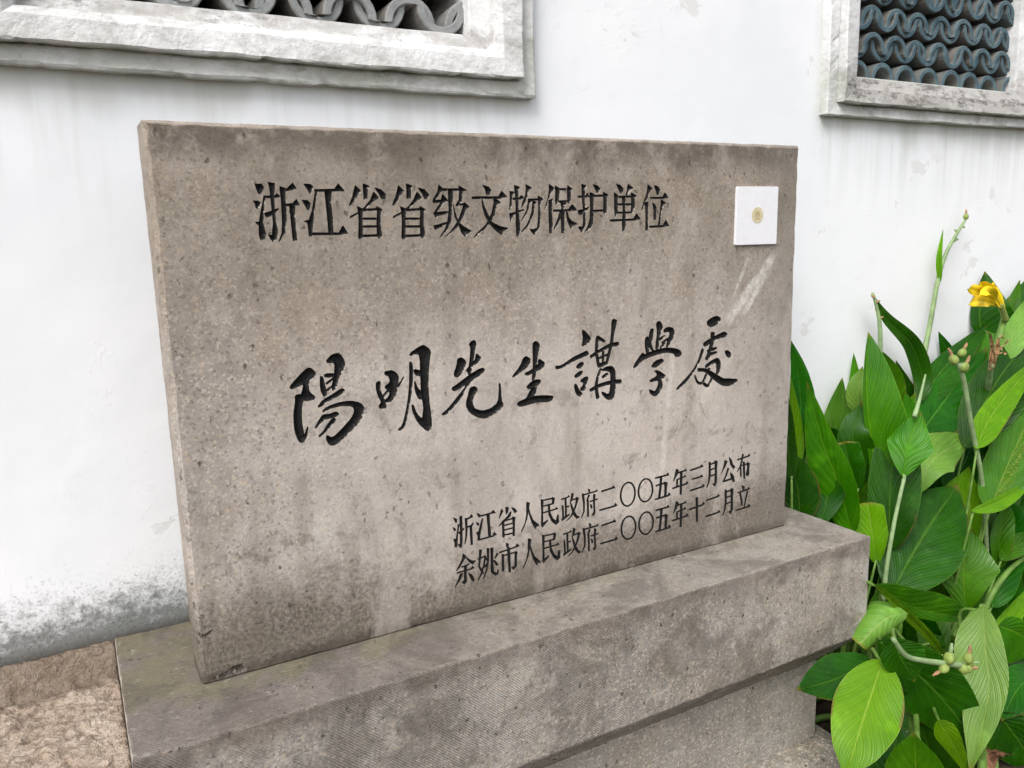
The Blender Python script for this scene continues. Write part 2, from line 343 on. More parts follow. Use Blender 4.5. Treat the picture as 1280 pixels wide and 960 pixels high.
def mat_leaf(name, dark, light, rib, rough=.4, transl=.22, specks=False, spec=.30):
    """u runs base to tip, v from edge to edge (-1..1): side veins sweep from the midrib towards the tip"""
    b = NB(name); u, v, _ = b.sep(b.UV)
    vv = b.math('ABSOLUTE', b.math('SUBTRACT', b.math('MULTIPLY', v, 2.), 1.))
    oi = b.n('ShaderNodeObjectInfo')
    ph = b.math('SUBTRACT', b.math('MULTIPLY', u, 150.), b.math('MULTIPLY', b.math('POWER', vv, .75), 62.))
    ph = b.math('ADD', ph, b.math('MULTIPLY', b.noise(14, 3), 9.))
    vein = b.math('SINE', ph); vein2 = b.math('SINE', b.math('MULTIPLY', ph, .31))
    c = b.mix(b.ramp(b.noise(6, 4, .6), .3, .7), dark, light)
    c = b.mix(b.math('MULTIPLY', b.ramp(vein, -.2, 1.), .12), c, tuple(k*1.6 for k in light))
    c = b.mix(b.math('MULTIPLY', b.ramp(vein2, .2, 1.), .13), c, tuple(k*.6 for k in dark))
    c = b.mix(b.ramp(vv, .05, .015, 0, .7), c, rib)
    c = b.mix(b.ramp(vv, .97, .995, 0, .8), c, rib)
    c = b.mix(b.ramp(u, .93, 1., 0, .7), c, (.30, .24, .045))
    eb = b.math('MULTIPLY', b.ramp(b.math('ADD', vv, b.math('MULTIPLY', b.noise(40, 4, .7), .22)), 1.02, 1.10), b.ramp(b.noise(5, 2), .57, .63))
    c = b.mix(b.math('MULTIPLY', eb, .8), c, (.17, .10, .035))
    gl = b.noise(11, 4, .65)
    c = b.mix(b.ramp(gl, .56, .72, 0, .30), c, tuple(k*1.9+.02 for k in light))
    sp = b.ramp(b.noise(120, 3, .6), .70, .73)
    c = b.mix(b.math('MULTIPLY', sp, .5), c, (.30, .32, .10))
    if specks:
        m = b.math('MULTIPLY', b.ramp(b.noise(190, 4, .7), .52, .6), b.ramp(b.math('ABSOLUTE', b.math('SUBTRACT', v, .62)), .2, .02))
        c = b.mix(b.math('MULTIPLY', m, .8), c, (.34, .36, .05))
    hsv = b.n('ShaderNodeHueSaturation'); b.l(c, hsv.inputs['Color']); hsv.inputs['Saturation'].default_value = 1.08
    b.put(hsv.inputs['Value'], b.ramp(oi.outputs['Random'], 0, 1, .66, 1.02, False)); b.put(hsv.inputs['Hue'], b.ramp(oi.outputs['Random'], 0, 1, .49, .51, False))
    c = hsv.outputs[0]
    h = b.math('ADD', b.math('MULTIPLY', vein, .5), vein2)
    h = b.math('SUBTRACT', h, b.ramp(vv, .06, .0, 0, 2.))
    nr = b.bump(h, .0008, .7)
    m = b.done(c, b.ramp(gl, .35, .65, rough-.10, rough+.14), nr, spec)
    tr = b.n('ShaderNodeBsdfTranslucent'); mx = b.n('ShaderNodeMixShader'); mx.inputs[0].default_value = transl
    tcol = b.mix(1., c, (1.5, 1.55, .55), 'MULTIPLY'); b.l(tcol, tr.inputs[0]); b.l(nr, tr.inputs['Normal'])
    b.l(b.b.outputs[0], mx.inputs[1]); b.l(tr.outputs[0], mx.inputs[2]); b.l(mx.outputs[0], b.out.inputs[0])
    return m

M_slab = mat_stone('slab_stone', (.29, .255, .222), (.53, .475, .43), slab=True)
M_cap = mat_stone('cap_stone', (.25, .225, .195), (.47, .43, .385), tool=(950, 900, 1050), captop=True)
M_die = mat_stone('plinth_stone', (.25, .23, .20), (.42, .39, .345))
M_base = mat_stone('base_stone', (.15, .135, .11), (.33, .30, .26))
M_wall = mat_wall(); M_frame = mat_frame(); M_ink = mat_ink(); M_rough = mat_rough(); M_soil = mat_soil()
M_tileg = mat_tile('grey_tile', (.21, .22, .22), (.32, .33, .325), (.46, .46, .44))
M_tileb = mat_tile('blue_grey_tile', (.038, .082, .110), (.105, .165, .185), (.25, .32, .29))
M_dark = mat_plain('unlit_box_dark', (.05, .05, .05), .9)  # near-black colour stands in for the unlit depth behind the lattices
M_plate = mat_plain('white_enamel_plate', (.80, .80, .83), .3, .02, 60, .5)
M_gold = mat_plain('pale_gold_print', (.62, .55, .36), .4, .06, 60)
M_stem = mat_plain('green_stem', (.13, .24, .045), .45, .25, 25)
M_bud = mat_plain('green_pod', (.22, .29, .07), .5, .2, 60)
M_glauc = mat_plain('waxy_pale_stem', (.24, .34, .16), .5, .22, 30)
M_brown = mat_plain('withered_petal', (.34, .20, .10), .8, .5, 60)
M_yel = mat_plain('yellow_petal', (.93, .66, .012), .5, .12, 30)
M_litter = mat_plain('dry_leaf', (.16, .075, .04), .8, .5, 30)
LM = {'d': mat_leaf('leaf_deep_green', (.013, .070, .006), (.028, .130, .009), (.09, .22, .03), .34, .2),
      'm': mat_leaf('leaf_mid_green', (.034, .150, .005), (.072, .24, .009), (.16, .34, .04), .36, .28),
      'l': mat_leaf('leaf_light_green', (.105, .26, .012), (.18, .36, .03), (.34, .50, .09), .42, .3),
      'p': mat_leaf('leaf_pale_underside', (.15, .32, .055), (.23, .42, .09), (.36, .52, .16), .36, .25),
      's': mat_leaf('leaf_speckled', (.045, .16, .015), (.075, .22, .02), (.2, .34, .07), .36, .25, True)}

# ------------------------------------------------------------------ ground and wall
def grid_obj(name, x0, x1, y0, y1, nx, ny, zf, mat):
    vs = [(x0+(x1-x0)*i/nx, y0+(y1-y0)*j/ny) for j in range(ny+1) for i in range(nx+1)]
    vs = [(a, c, zf(a, c)) for a, c in vs]
    fs = [(j*(nx+1)+i, j*(nx+1)+i+1, (j+1)*(nx+1)+i+1, (j+1)*(nx+1)+i) for j in range(ny) for i in range(nx)]
    return mesh_obj(name, vs, fs, mat, smooth=True)
GZ = -.76
tag(grid_obj('ground', -60, 60, -60, 60, 2, 2, lambda a, c: GZ-.03, M_soil), kind='structure')
tag(grid_obj('soil', -1.5, 5, -1.8, .31, 130, 42, lambda a, c: GZ+.03*nz(a, c, 3, 5), M_soil), kind='structure')

WY = .30; WT = .34; WH = 3.2
W1 = dict(x0=-.128, x1=.747, z0=1.262, z1=2.14)
W2 = dict(x0=2.085, x1=2.945, z0=1.256, z1=2.14)
wall = empty('whitewashed_wall', (1, WY, GZ), 'long white plastered wall with grimy foot behind the inscribed stone', 'wall')
xs = [-6, W1['x0'], W1['x1'], W2['x0'], W2['x1'], 9]; zs = [GZ-.05, 1.26, 2.14, WH]
vs, fs = [], []
def quad(a, b_, c, d):
    k = len(vs); vs.extend([a, b_, c, d]); fs.append((k, k+1, k+2, k+3))
for i in range(5):
    for j in range(3):
        if j == 1 and i in (1, 3): continue
        a, b_, c, d = xs[i], xs[i+1], zs[j], zs[j+1]
        quad((a, WY, c), (b_, WY, c), (b_, WY, d), (a, WY, d))
        quad((b_, WY+WT, c), (a, WY+WT, c), (a, WY+WT, d), (b_, WY+WT, d))
for W_ in (W1, W2):
    a, b_, c, d = W_['x0'], W_['x1'], 1.26, 2.14
    quad((a, WY, c), (b_, WY, c), (b_, WY+WT, c), (a, WY+WT, c)); quad((a, WY, d), (a, WY+WT, d), (b_, WY+WT, d), (b_, WY, d))
    quad((a, WY, c), (a, WY+WT, c), (a, WY+WT, d), (a, WY, d)); quad((b_, WY, c), (b_, WY, d), (b_, WY+WT, d), (b_, WY+WT, c))
quad((-6, WY, WH), (9, WY, WH), (9, WY+WT, WH), (-6, WY+WT, WH))
quad((-6, WY, zs[0]), (-6, WY, WH), (-6, WY+WT, WH), (-6, WY+WT, zs[0])); quad((9, WY, zs[0]), (9, WY+WT, zs[0]), (9, WY+WT, WH), (9, WY, WH))
mesh_obj('plaster_wall', vs, fs, M_wall, wall)
# coping tiles on top of the wall
vs, fs = [], []
prof = [(WY-.16, WH-.02), (WY-.16, WH+.02), (WY+WT/2, WH+.22), (WY+WT+.16, WH+.02), (WY+WT+.16, WH-.02), (WY+WT/2, WH-.015)]
for x_ in (-6.02, 9.02):
    vs += [(x_, a, c) for a, c in prof]
n = len(prof); fs = [(i, (i+1) % n, n+(i+1) % n, n+i) for i in range(n)] + [tuple(range(n))[::-1], tuple(range(n, 2*n))]
mesh_obj('coping', vs, fs, M_tileg, wall)
# closed box added behind the lattices to keep the openings dark
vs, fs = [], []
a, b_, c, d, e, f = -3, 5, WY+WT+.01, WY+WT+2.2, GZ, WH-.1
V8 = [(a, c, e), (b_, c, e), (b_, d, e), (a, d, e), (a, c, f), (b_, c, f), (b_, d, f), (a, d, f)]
mesh_obj('dark_box', V8, [(0, 1, 2, 3), (4, 7, 6, 5), (1, 5, 6, 2), (2, 6, 7, 3), (3, 7, 4, 0)], M_dark, wall)

def ring_frame(Wd, prof, kb, seed, gb, parent):
    """moulded surround: every profile point is a rectangle round the opening, offset outwards by o (bottom by o*kb)"""
    NS = 90; vs = []; gr = []; alg = []
    for (o, y, g, al) in prof:
        x0, x1, z0, z1 = Wd['x0']-o, Wd['x1']+o, Wd['z0']-o*kb, Wd['z1']+o
        loop = [(x0+(x1-x0)*i/NS, z0, 'b') for i in range(NS)] + [(x1, z0+(z1-z0)*i/NS, 's') for i in range(NS)] + \
               [(x1-(x1-x0)*i/NS, z1, 't') for i in range(NS)] + [(x0, z1-(z1-z0)*i/NS, 's') for i in range(NS)]
        for k, (px, pz, sd_) in enumerate(loop):
            am = .0026 if o > .01 else .0015
            ch = .0045*max(0, nz(px*1.3, pz*1.3, seed+o*30, 19, 3)-.28) if o > .03 else 0
            dx = am*nz(px+seed, pz, o*9, 5)*.8; dz = am*nz(px, pz+seed, 5+o*9, 6)*1.1+(ch*2 if sd_ == 'b' else 0); dy = am*nz(px, pz, seed+o*7, 6)*.8+ch
            if y >= 0 and o > .05: dy = 0
            vs.append((px+dx, WY+y+dy, pz+dz))
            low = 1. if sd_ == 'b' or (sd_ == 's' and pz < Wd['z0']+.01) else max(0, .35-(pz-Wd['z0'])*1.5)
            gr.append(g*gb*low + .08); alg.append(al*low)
    n = 4*NS; fs = []
    for r_ in range(len(prof)-1):
        for k in range(n): fs.append((r_*n+k, r_*n+(k+1) % n, (r_+1)*n+(k+1) % n, (r_+1)*n+k))
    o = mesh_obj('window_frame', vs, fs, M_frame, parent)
    attr(o, 'grime', gr); attr(o, 'algae_shade', alg); return o
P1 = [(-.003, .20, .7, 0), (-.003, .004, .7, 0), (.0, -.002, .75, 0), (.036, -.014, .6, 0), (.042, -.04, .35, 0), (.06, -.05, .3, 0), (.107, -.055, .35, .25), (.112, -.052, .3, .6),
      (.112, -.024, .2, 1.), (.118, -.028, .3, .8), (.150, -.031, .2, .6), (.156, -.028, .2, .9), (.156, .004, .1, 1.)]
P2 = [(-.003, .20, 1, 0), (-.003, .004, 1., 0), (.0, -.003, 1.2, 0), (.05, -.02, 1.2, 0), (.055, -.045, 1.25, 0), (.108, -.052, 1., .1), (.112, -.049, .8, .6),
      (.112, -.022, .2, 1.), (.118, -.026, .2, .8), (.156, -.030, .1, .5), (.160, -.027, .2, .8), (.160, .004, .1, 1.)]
def tile_mesh(r_, t, leg, L, up, flare=.0, n=12):
    """half-pipe roof tile: arc of radius r_ with straight legs, thickness t, length L into the wall"""
    pts = []
    for i in range(n+1):
        a = math.pi*i/n; pts.append((-math.cos(a), math.sin(a)))
    prof = [(-1, -leg/r_)] + pts + [(1, -leg/r_)]
    fl = lambda z: 1 if z > -.01 else 1.13
    outer = [((r_+t/2)*x*fl(z), (r_+t/2)*z if z > 0 else z*r_) for x, z in prof]
    inner = [((r_-t/2)*x*fl(z)*(1.03 if z < -.01 else 1), (r_-t/2)*z if z > 0 else z*r_) for x, z in prof]
    if not up: outer = [(x, -z) for x, z in outer]; inner = [(x, -z) for x, z in inner]
    m = len(prof); vs = []
    e = t*.18
    for yy, k in ((0, 1), (e, 0), (L, 0)):
        for (ox, oz), (ix, iz) in zip(outer, inner):
            cx, cz = (ox+ix)/2, (oz+iz)/2
            s_ = 1-.3*k
            vs.append((cx+(ox-cx)*s_, yy, cz+(oz-cz)*s_)); vs.append((cx+(ix-cx)*s_, yy, cz+(iz-cz)*s_))
    fs = []
    w2 = 2*m
    for i in range(m-1):
        a, b1, c, d = 2*i, 2*i+1, 2*i+3, 2*i+2
        fs.append((a, b1, c, d))
        for rr in range(2):
            q = rr*w2
            fs.append((a+q, d+q, d+q+w2, a+q+w2)); fs.append((b1+q, b1+q+w2, c+q+w2, c+q))
        q = 2*w2; fs.append((a+q, d+q, c+q, b1+q))
    for i in (0, m-1):
        for rr in range(2):
            q = rr*w2; fs.append((2*i+q, 2*i+q+w2, 2*i+1+q+w2, 2*i+1+q))
    return vs, fs
def lattice(win, Wd, mat, r_, t, leg, pitch, x_first, rows, L, recess, show, n_end):
    """rows: list of (z of arc centre, up?, x shift). The rows in view are single tiles, those far above one set."""
    rest_v, rest_f = [], []
    meshes = {}
    for ri, (z, up, sh) in enumerate(rows):
        x = x_first + sh
        while x < Wd['x1'] + r_*.6:
            if x > Wd['x0'] - r_*.6:
                if up not in meshes:
                    v0, f0 = tile_mesh(r_, t, leg, L, up); o = mesh_obj('lattice_tile', v0, f0, mat, smooth=False); me = o.data; meshes[up] = me; bpy.data.objects.remove(o)
                me = meshes[up]
                jx, jy, jz, ja = rnd.uniform(-.002, .002), rnd.uniform(-.010, .008), rnd.uniform(-.002, .002), rnd.uniform(-.05, .05)
                off = Vector((x+jx, WY+recess+jy, z+jz))
                lim0, lim1 = Wd['x0']-.005, Wd['x1']+.005
                v1 = [Matrix.Rotation(ja, 3, 'Y') @ v.co for v in me.vertices]
                for v in v1:     # a bricklayer's cut at the jambs
                    v.x = min(max(v.x+off.x, lim0), lim1)-off.x
                f1 = [tuple(p.vertices) for p in me.polygons]
                v1 = [v+off for v in v1]
                if ri < show:
                    mesh_obj('lattice_tile', v1, f1, mat, win)
                else:
                    k = len(rest_v); rest_v += v1; rest_f += [tuple(q+k for q in p) for p in f1]
            x += pitch
    if rest_v:
        o = mesh_obj('lattice_tiles', rest_v, rest_f, mat, win); o['kind'] = 'stuff'
def window(Wd, prof, kb, seed, gb):
    o = ring_frame(Wd, prof, kb, seed, gb, wall); o.name = 'window'; return o
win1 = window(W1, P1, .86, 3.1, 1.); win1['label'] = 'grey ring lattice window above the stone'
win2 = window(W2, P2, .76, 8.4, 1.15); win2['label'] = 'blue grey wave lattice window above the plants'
# left window: interlocking grey arcs; right window: a row of arches, then waves of nested arcs
r1 = .052; p1 = .144; z0 = W1['z0']
rows = []
for k in range(8):
    rows.append((z0+.062+k*.104, False, 0)); rows.append((z0+.022+k*.104, True, p1/2))
rows = [q for q in rows if q[0] < W1['z1']+.03]
lattice(win1, W1, M_tileg, r1, .020, .002, p1, .686-p1*8, rows, .2, .035, 4, 0)
r2 = .0465; p2 = .1175; z0 = W2['z0']; rows = [(z0+.010, True, 0)]
for k in range(11):
    b0 = z0+.066+k*.084
    rows.append((b0+.0555, False, 0)); rows.append((b0+.0275, True, p2/2))
rows = [q for q in rows if q[0] < W2['z1']+.03]
lattice(win2, W2, M_tileb, r2, .0165, .010, p2, W2['x0']+.045, rows, .22, .03, 11, 0)

# ------------------------------------------------------------------ lettering: the strokes of each character, read off the survey photo
REG = {'A': (310, 220, 7.53), 'B': (480, 220, 7.53), 'C': (630, 220, 10.664), 'D': (720, 220, 9.846), 'E': (350, 420, 6.4), 'F': (540, 400, 6.4), 'G': (740, 380, 6.737),
       'S': (560, 620, 8.), 'T': (650, 600, 8.), 'U': (750, 570, 7.385), 'V': (840, 555, 7.385)}
SHENG = ('B', "p 135,90 190,145 160,170 125,240 80,285 88,250 110,200; p 208,72 270,98 250,120 250,205 218,218 215,150; p 318,110 380,130 425,180 415,215 385,215 360,165; p 310,150 355,205 320,225 250,290 205,330 85,396 90,380 160,345 230,290 280,225; p 152,285 205,312 200,400 205,580 180,595 168,580 172,420 165,330; r 200,322,14 345,312,14; p 335,285 392,318 372,345 370,450 385,560 360,590 345,560 340,440 345,340; r 205,402,13 345,402,13; r 205,476,14 345,474,13; r 205,565,15 352,558,14")
REN = ('T', "p 65,220 98,230 85,300 70,390 40,470 10,530 15,510 50,430 65,350; p 85,270 100,330 130,400 195,455 165,465 155,490 120,430 90,340")
MIN = ('T', "p 208,190 232,205 228,330 232,430 275,400 280,405 225,475 212,455 215,330; r 225,205,9 330,182,9; p 322,170 348,180 338,240 320,245 322,200; r 230,262,9 330,237,9; r 226,330,9 360,290,9; p 345,295 365,272 382,292; p 280,250 297,255 303,330 330,388 360,408 375,345 384,350 387,425 360,447 320,417 288,350")
ZHENG = ('T', "r 412,195,9 485,170,9; p 473,174 488,150 500,167; r 455,190,15 458,280,15 460,365,13; r 460,270,9 492,262,9; r 425,255,14 430,320,13 432,380,13; p 415,390 440,372 495,338 495,350 435,397 420,412; p 515,130 537,140 525,190 500,240 505,210; r 520,200,9 578,180,9; p 562,170 588,180 563,260 533,340 490,390 455,420 500,370 540,290 558,220; p 503,220 520,250 542,310 568,355 598,370 567,387 530,340 510,270")
FU = ('T', "p 680,86 702,98 700,118 688,125; r 630,150,9 765,112,9; p 752,117 768,90 777,108; r 628,138,20 640,230,15 640,310,11 615,380,4; r 690,150,17 668,212,9; r 678,200,15 680,290,15 682,367,15; r 700,215,9 775,190,9; p 733,140 754,145 747,220 752,320 748,345 730,357 722,345 738,320 733,230; p 700,240 717,250 724,280 710,287")
ER = ('U', "r 12,328,11 122,292,11; p 104,300 125,273 142,297; r -5,502,11 142,460,11; p 126,466 142,433 161,460")
WU = ('U', "r 510,205,11 620,175,11; p 606,180 625,153 640,178; r 565,195,20 558,290,18 545,395,18; r 515,275,11 610,245,11; p 593,238 624,248 617,290 612,375 592,382 596,300; r 508,402,11 640,362,11; p 623,366 636,336 654,360")
NIAN = ('V', "p 38,230 64,245 46,290 8,352 23,300; r 45,270,10 120,245,10; p 108,250 125,228 137,248; r 45,330,9 110,305,9; p 103,308 118,283 130,303; r 48,330,14 45,397,12; r 3,411,11 138,365,11; p 123,370 138,343 152,365; r 86,262,20 83,370,20 80,467,15")
YUE = ('V', "r 348,168,18 348,280,16 340,350,12 320,404,4; r 350,190,10 400,170,10; p 393,153 420,160 414,220 414,350 396,392 373,372 393,358 396,250; r 352,240,9 398,223,9; r 350,298,9 398,280,9")
TEXT = [
('A', "p 62,70 85,78 125,75 148,110 112,172 98,160; p 48,232 100,240 122,262 98,308 78,300 70,262; p 68,435 105,432 125,330 150,188 162,190 148,330 138,440 165,545 160,590 120,600 108,560 105,460 85,452; r 150,195,14 255,198,14; p 243,204 272,166 302,196; p 188,58 250,72 242,180 250,330 262,450 278,510 265,600 235,618 190,552 228,560 240,450 215,200 205,110; p 155,350 200,340 290,302 285,320 215,375 180,388 165,375; p 345,132 370,120 420,66 454,120 360,138; p 298,98 352,120 346,200 360,340 362,420 345,530 290,624 320,540 325,450 322,350 312,200; r 350,275,16 430,268,16; p 412,272 455,222 484,273; p 390,276 440,278 440,350 445,480 460,602 425,608 412,480 400,350"),
('A', "p 525,75 590,80 615,108 600,150 580,165 560,120; p 510,228 560,232 590,265 580,312 560,318 535,270; p 525,425 575,415 605,330 632,160 640,140 650,145 640,200 622,330 612,430 605,520 598,567 578,564 568,480 560,440; r 626,137,15 832,132,15; p 806,138 848,73 907,141; p 722,136 785,138 778,250 795,400 802,545 762,548 750,400 735,250; r 606,545,17 885,543,15; p 853,543 893,468 940,541"),
(*SHENG, -54, 0), SHENG,
('B', "p 515,82 560,130 530,152 487,226 560,228 560,242 470,252 458,245 475,200 505,150; p 550,172 602,233 560,257 505,340 605,334 606,348 510,372 492,398 468,352 530,260; p 468,468 500,462 590,435 592,445 540,480 480,505; r 550,128,15 725,128,15; p 605,128 648,132 640,300 632,420 600,500 522,585 575,500 600,430 612,330; p 703,92 777,135 740,155 730,240 700,282 673,280 705,230 710,150; r 690,277,10 762,262,10; p 755,248 802,290 770,310 740,400 690,480 568,582 640,510 700,420 740,310; p 650,255 668,340 700,430 740,470 827,522 780,545 770,577 730,530 700,450 665,380"),
('B', "p 930,85 985,105 1010,140 1000,170 965,175 950,120; r 828,205,18 1100,203,15; p 1070,206 1108,143 1157,196; p 1030,200 1100,250 1065,260 1040,370 1000,440 940,510 845,580 880,535 960,460 1015,350 1035,250; p 920,205 945,290 985,380 1020,440 1090,475 1170,492 1120,525 1112,557 1060,520 995,450 950,370 928,290"),
('C', "p 75,203 140,215 110,260 98,400 70,465 78,400 82,280; r 118,305,18 222,300,18; p 190,305 230,260 277,296; p 136,123 210,150 185,190 188,400 210,640 215,720 190,802 170,797 160,640 160,400 150,250; p 72,500 140,488 270,440 265,458 140,515 118,540 92,617 85,570; p 288,113 372,158 335,185 310,280 270,370 230,425 245,360 285,260 295,180; r 320,318,19 465,312,17; p 453,263 522,310 490,330 478,430 480,560 470,680 405,787 343,710 395,715 445,690 458,560 460,420 458,320; p 323,318 377,345 337,370 322,460 280,540 225,617 255,550 300,460 318,370; p 383,330 440,350 410,380 402,470 372,560 310,680 225,757 235,738 308,650 348,550 373,470"),
('C', "p 598,108 674,165 635,210 610,270 570,400 535,480 550,420 590,280 603,180; p 598,328 657,300 640,340 637,500 647,660 635,757 608,762 603,660 598,500; p 678,128 737,165 727,330 695,387 683,330 688,200; r 728,178,19 855,175,19; p 848,128 914,175 887,200 887,330 870,364 848,350 845,250; r 728,340,19 858,338,19; r 658,462,20 905,455,19; p 848,460 910,378 972,456; p 753,340 837,370 805,400 802,600 802,757 768,757 763,600 768,420; p 750,465 785,462 757,560 722,640 665,724 670,690 708,600; p 828,475 850,485 862,550 900,600 977,638 920,660 890,702 868,650 843,590"),
('D', "p 68,98 130,125 108,170 107,300 112,450 114,600 100,640 72,694 28,628 80,625 90,560 88,420 75,250; r 23,256,17 150,250,15; p 115,256 140,206 164,253; p 28,423 80,415 167,380 160,395 110,440 70,477 33,472; p 208,103 265,120 300,160 287,195 260,214 238,160; p 168,203 220,220 210,350 214,500 205,590 180,640 108,697 150,610 172,520 178,380; r 210,246,16 345,240,16; p 333,198 402,235 377,260 374,440 352,482 338,440 340,280; r 210,431,18 345,423,16"),
('D', "p 493,98 545,115 582,155 577,190 548,217 528,170; p 638,103 702,148 665,175 635,230 615,254 610,235 628,190; p 468,203 522,245 510,300 512,450 480,497 473,400 473,280; r 510,258,16 688,252,16; p 678,203 747,245 722,270 720,400 695,464 678,440 683,300; r 505,350,16 690,348,16; r 505,452,16 690,447,16; p 568,255 612,255 603,400 612,600 592,670 573,680 568,600 578,420; r 418,548,18 740,535,18; p 700,538 745,460 792,530"),
('D', "p 885,103 937,155 905,200 880,270 850,340 805,432 830,330 865,240 878,170; p 848,328 892,318 882,450 884,660 856,674 858,560 856,420; p 963,116 1010,132 1032,170 1022,225 998,242 983,180; r 913,272,16 1085,268,16; p 1060,270 1095,203 1134,270; p 940,326 970,350 992,400 982,537 956,537 958,430; p 1048,290 1107,335 1075,355 1047,480 1032,612 1010,614 1033,460 1043,370; r 903,625,18 1105,615,16; p 1066,616 1105,543 1144,613"),
('E', "p 75,412 130,345 200,270 235,252 280,285 285,320 245,345 225,400 235,450 285,490 270,510 190,518 160,490 180,440 190,385 140,405 95,425; p 120,475 165,465 190,500 175,560 170,650 185,760 195,800 220,720 225,735 215,820 190,855 150,845 115,750 110,620 125,520; p 370,195 420,145 480,140 515,200 520,250 490,300 465,350 450,420 420,440 415,400 435,320 440,210 380,215; p 320,325 340,322 360,400 375,470 350,490 325,430; r 355,318,28 440,312,26; r 368,385,15 440,330,12; r 370,440,16 430,395,14; p 295,575 345,510 420,470 490,420 520,430 500,460 420,505 360,530 340,560; p 340,600 380,565 480,530 570,520 640,535 675,570 670,640 600,730 520,810 450,870 400,875 370,830 375,790 400,810 430,810 500,740 570,660 600,600 580,560 500,555 400,580 350,612; p 275,745 310,680 340,630 400,625 450,605 475,625 440,650 360,665 330,700 295,735; p 300,812 350,760 400,680 430,655 450,670 400,730 340,795", 'c'),
('E', "p 770,370 805,360 800,430 830,500 850,560 850,575 800,580 790,560 815,530 785,480 768,410; p 835,285 900,275 945,310 950,370 930,470 900,520 850,530 830,520 870,490 880,440 830,410 885,370 870,320 840,310; r 828,482,18 872,428,14; r 940,418,12 990,325,5; p 1035,200 1055,215 1065,280 1055,430 1035,560 1005,700 980,750 935,755 980,720 1010,600 1030,470 1038,330; p 1035,145 1100,95 1150,70 1210,120 1195,200 1185,330 1190,500 1210,650 1215,740 1180,765 1100,690 1060,600 1055,550 1068,550 1090,620 1140,670 1150,560 1130,470 1125,330 1120,150 1080,140 1045,160; p 1068,263 1130,280 1130,322 1080,312; p 1075,345 1100,420 1150,460 1150,505 1110,505 1080,440", 'c'),
('F', "p 205,310 240,300 275,335 260,390 215,455 185,455 175,430 200,360; p 295,190 335,158 355,185 340,260 330,330 315,400 310,450 285,430 295,380 305,300 310,220; p 270,400 320,350 350,310 350,265 395,300 375,335 330,370 285,420; p 155,545 210,510 300,440 400,380 425,395 400,430 300,500 230,545 175,572; p 295,475 312,500 270,560 225,640 150,720 110,758 70,760 130,710 200,620 265,540; p 305,540 345,530 370,560 335,610 320,660 340,710 400,730 470,710 530,660 538,560 535,500 550,520 555,640 575,690 520,740 440,785 370,780 300,740 270,680 290,600", 'c'),
('F', "p 740,285 790,310 780,360 720,410 640,465 650,440 700,380; p 805,190 830,165 865,200 850,260 840,340 830,420 825,490 800,490 808,400 808,280; p 735,430 780,410 850,360 850,310 870,320 905,345 890,385 830,410 770,445; p 750,540 800,490 850,475 875,485 850,530 790,555; p 800,540 840,535 830,595 780,645 740,655; p 675,665 760,625 850,605 960,605 980,625 940,655 850,655 780,675 700,695", 'c'),
('G', "q 1200,75 1225,90 1275,150 1250,190 1195,215 1210,160; s 990,380,24 1040,372,20 1140,310,28 1250,262,36; q 1150,380 1175,345 1210,335 1215,365 1180,390; q 1140,445 1180,410 1212,410 1190,445 1145,465; q 1135,520 1155,510 1175,560 1205,590 1185,615 1150,590; q 1180,490 1230,452 1255,460 1230,520 1228,560 1190,565 1185,550 1205,530 1215,500; p 35,270 60,272 115,312 105,325 58,302 48,380 58,480 72,530 48,535 32,450 25,380; p 165,140 185,125 212,140 205,180 185,250 175,330 150,440 132,500 115,490 138,400 155,320 165,220; r -14,448,24 60,400,24 150,350,26 225,335,32; r 48,462,14 145,420,14; r 48,525,32 132,490,28; r 95,390,18 92,500,16; r 78,545,20 48,620,20 36,700,22 50,797,26; p 75,560 120,528 172,523 197,560 197,640 200,720 182,800 130,808 85,760 78,735 140,765 153,720 158,640 153,570 120,562; r 85,620,20 135,588,28; r -16,730,24 60,688,24 160,660,28 248,650,32", 'c'),
('G', "p 450,280 475,275 482,340 478,390 484,430 460,432 445,350; p 490,215 522,205 512,280 497,330 512,380 525,390 515,402 485,372 475,300; p 540,155 575,143 597,190 582,240 562,310 562,370 533,392 540,310 550,250; p 600,220 640,193 692,205 692,270 662,330 640,368 622,360 640,300 655,250 650,230 610,242; r 562,305,20 615,268,16; r 588,330,17 645,290,15; r 572,370,15 615,330,15; p 345,535 380,470 430,405 440,430 500,400 600,370 700,372 755,400 750,440 700,445 690,415 620,405 520,435 440,465 400,500 365,545; p 495,530 530,480 590,460 610,480 580,505 540,535; p 520,560 560,560 625,605 610,620 590,640 595,700 560,760 530,778 490,755 480,720 500,725 530,740 555,690 560,640 490,660 485,640 540,615 550,590", 'c'),
('G', "p 965,160 985,130 1050,98 1085,120 1080,155 1010,195 980,185; p 940,325 985,298 1080,248 1115,233 1142,250 1130,275 1080,285 1005,325 960,360 938,352; r 1018,238,32 1012,310,30 1000,370,28 985,430,34 962,470,24; r 970,398,26 1052,370,20; r 990,425,24 1052,405,18; p 925,372 942,380 932,430 902,500 842,600 782,672 715,724 708,712 778,640 848,560 893,480; p 950,520 1000,480 1060,450 1085,490 1080,560 1060,600 1040,600 1050,550 1045,490 1000,510 960,545; r 890,555,26 960,560,28 1030,610,46 1100,655,56 1160,657,58 1225,640,14; r 865,600,9 890,660,16 930,662,18 960,600,16 990,540,18; r 940,668,22 972,690,22 1000,650,18 1012,600,14; p 1115,400 1140,388 1172,415 1166,452 1140,447", 'c'),
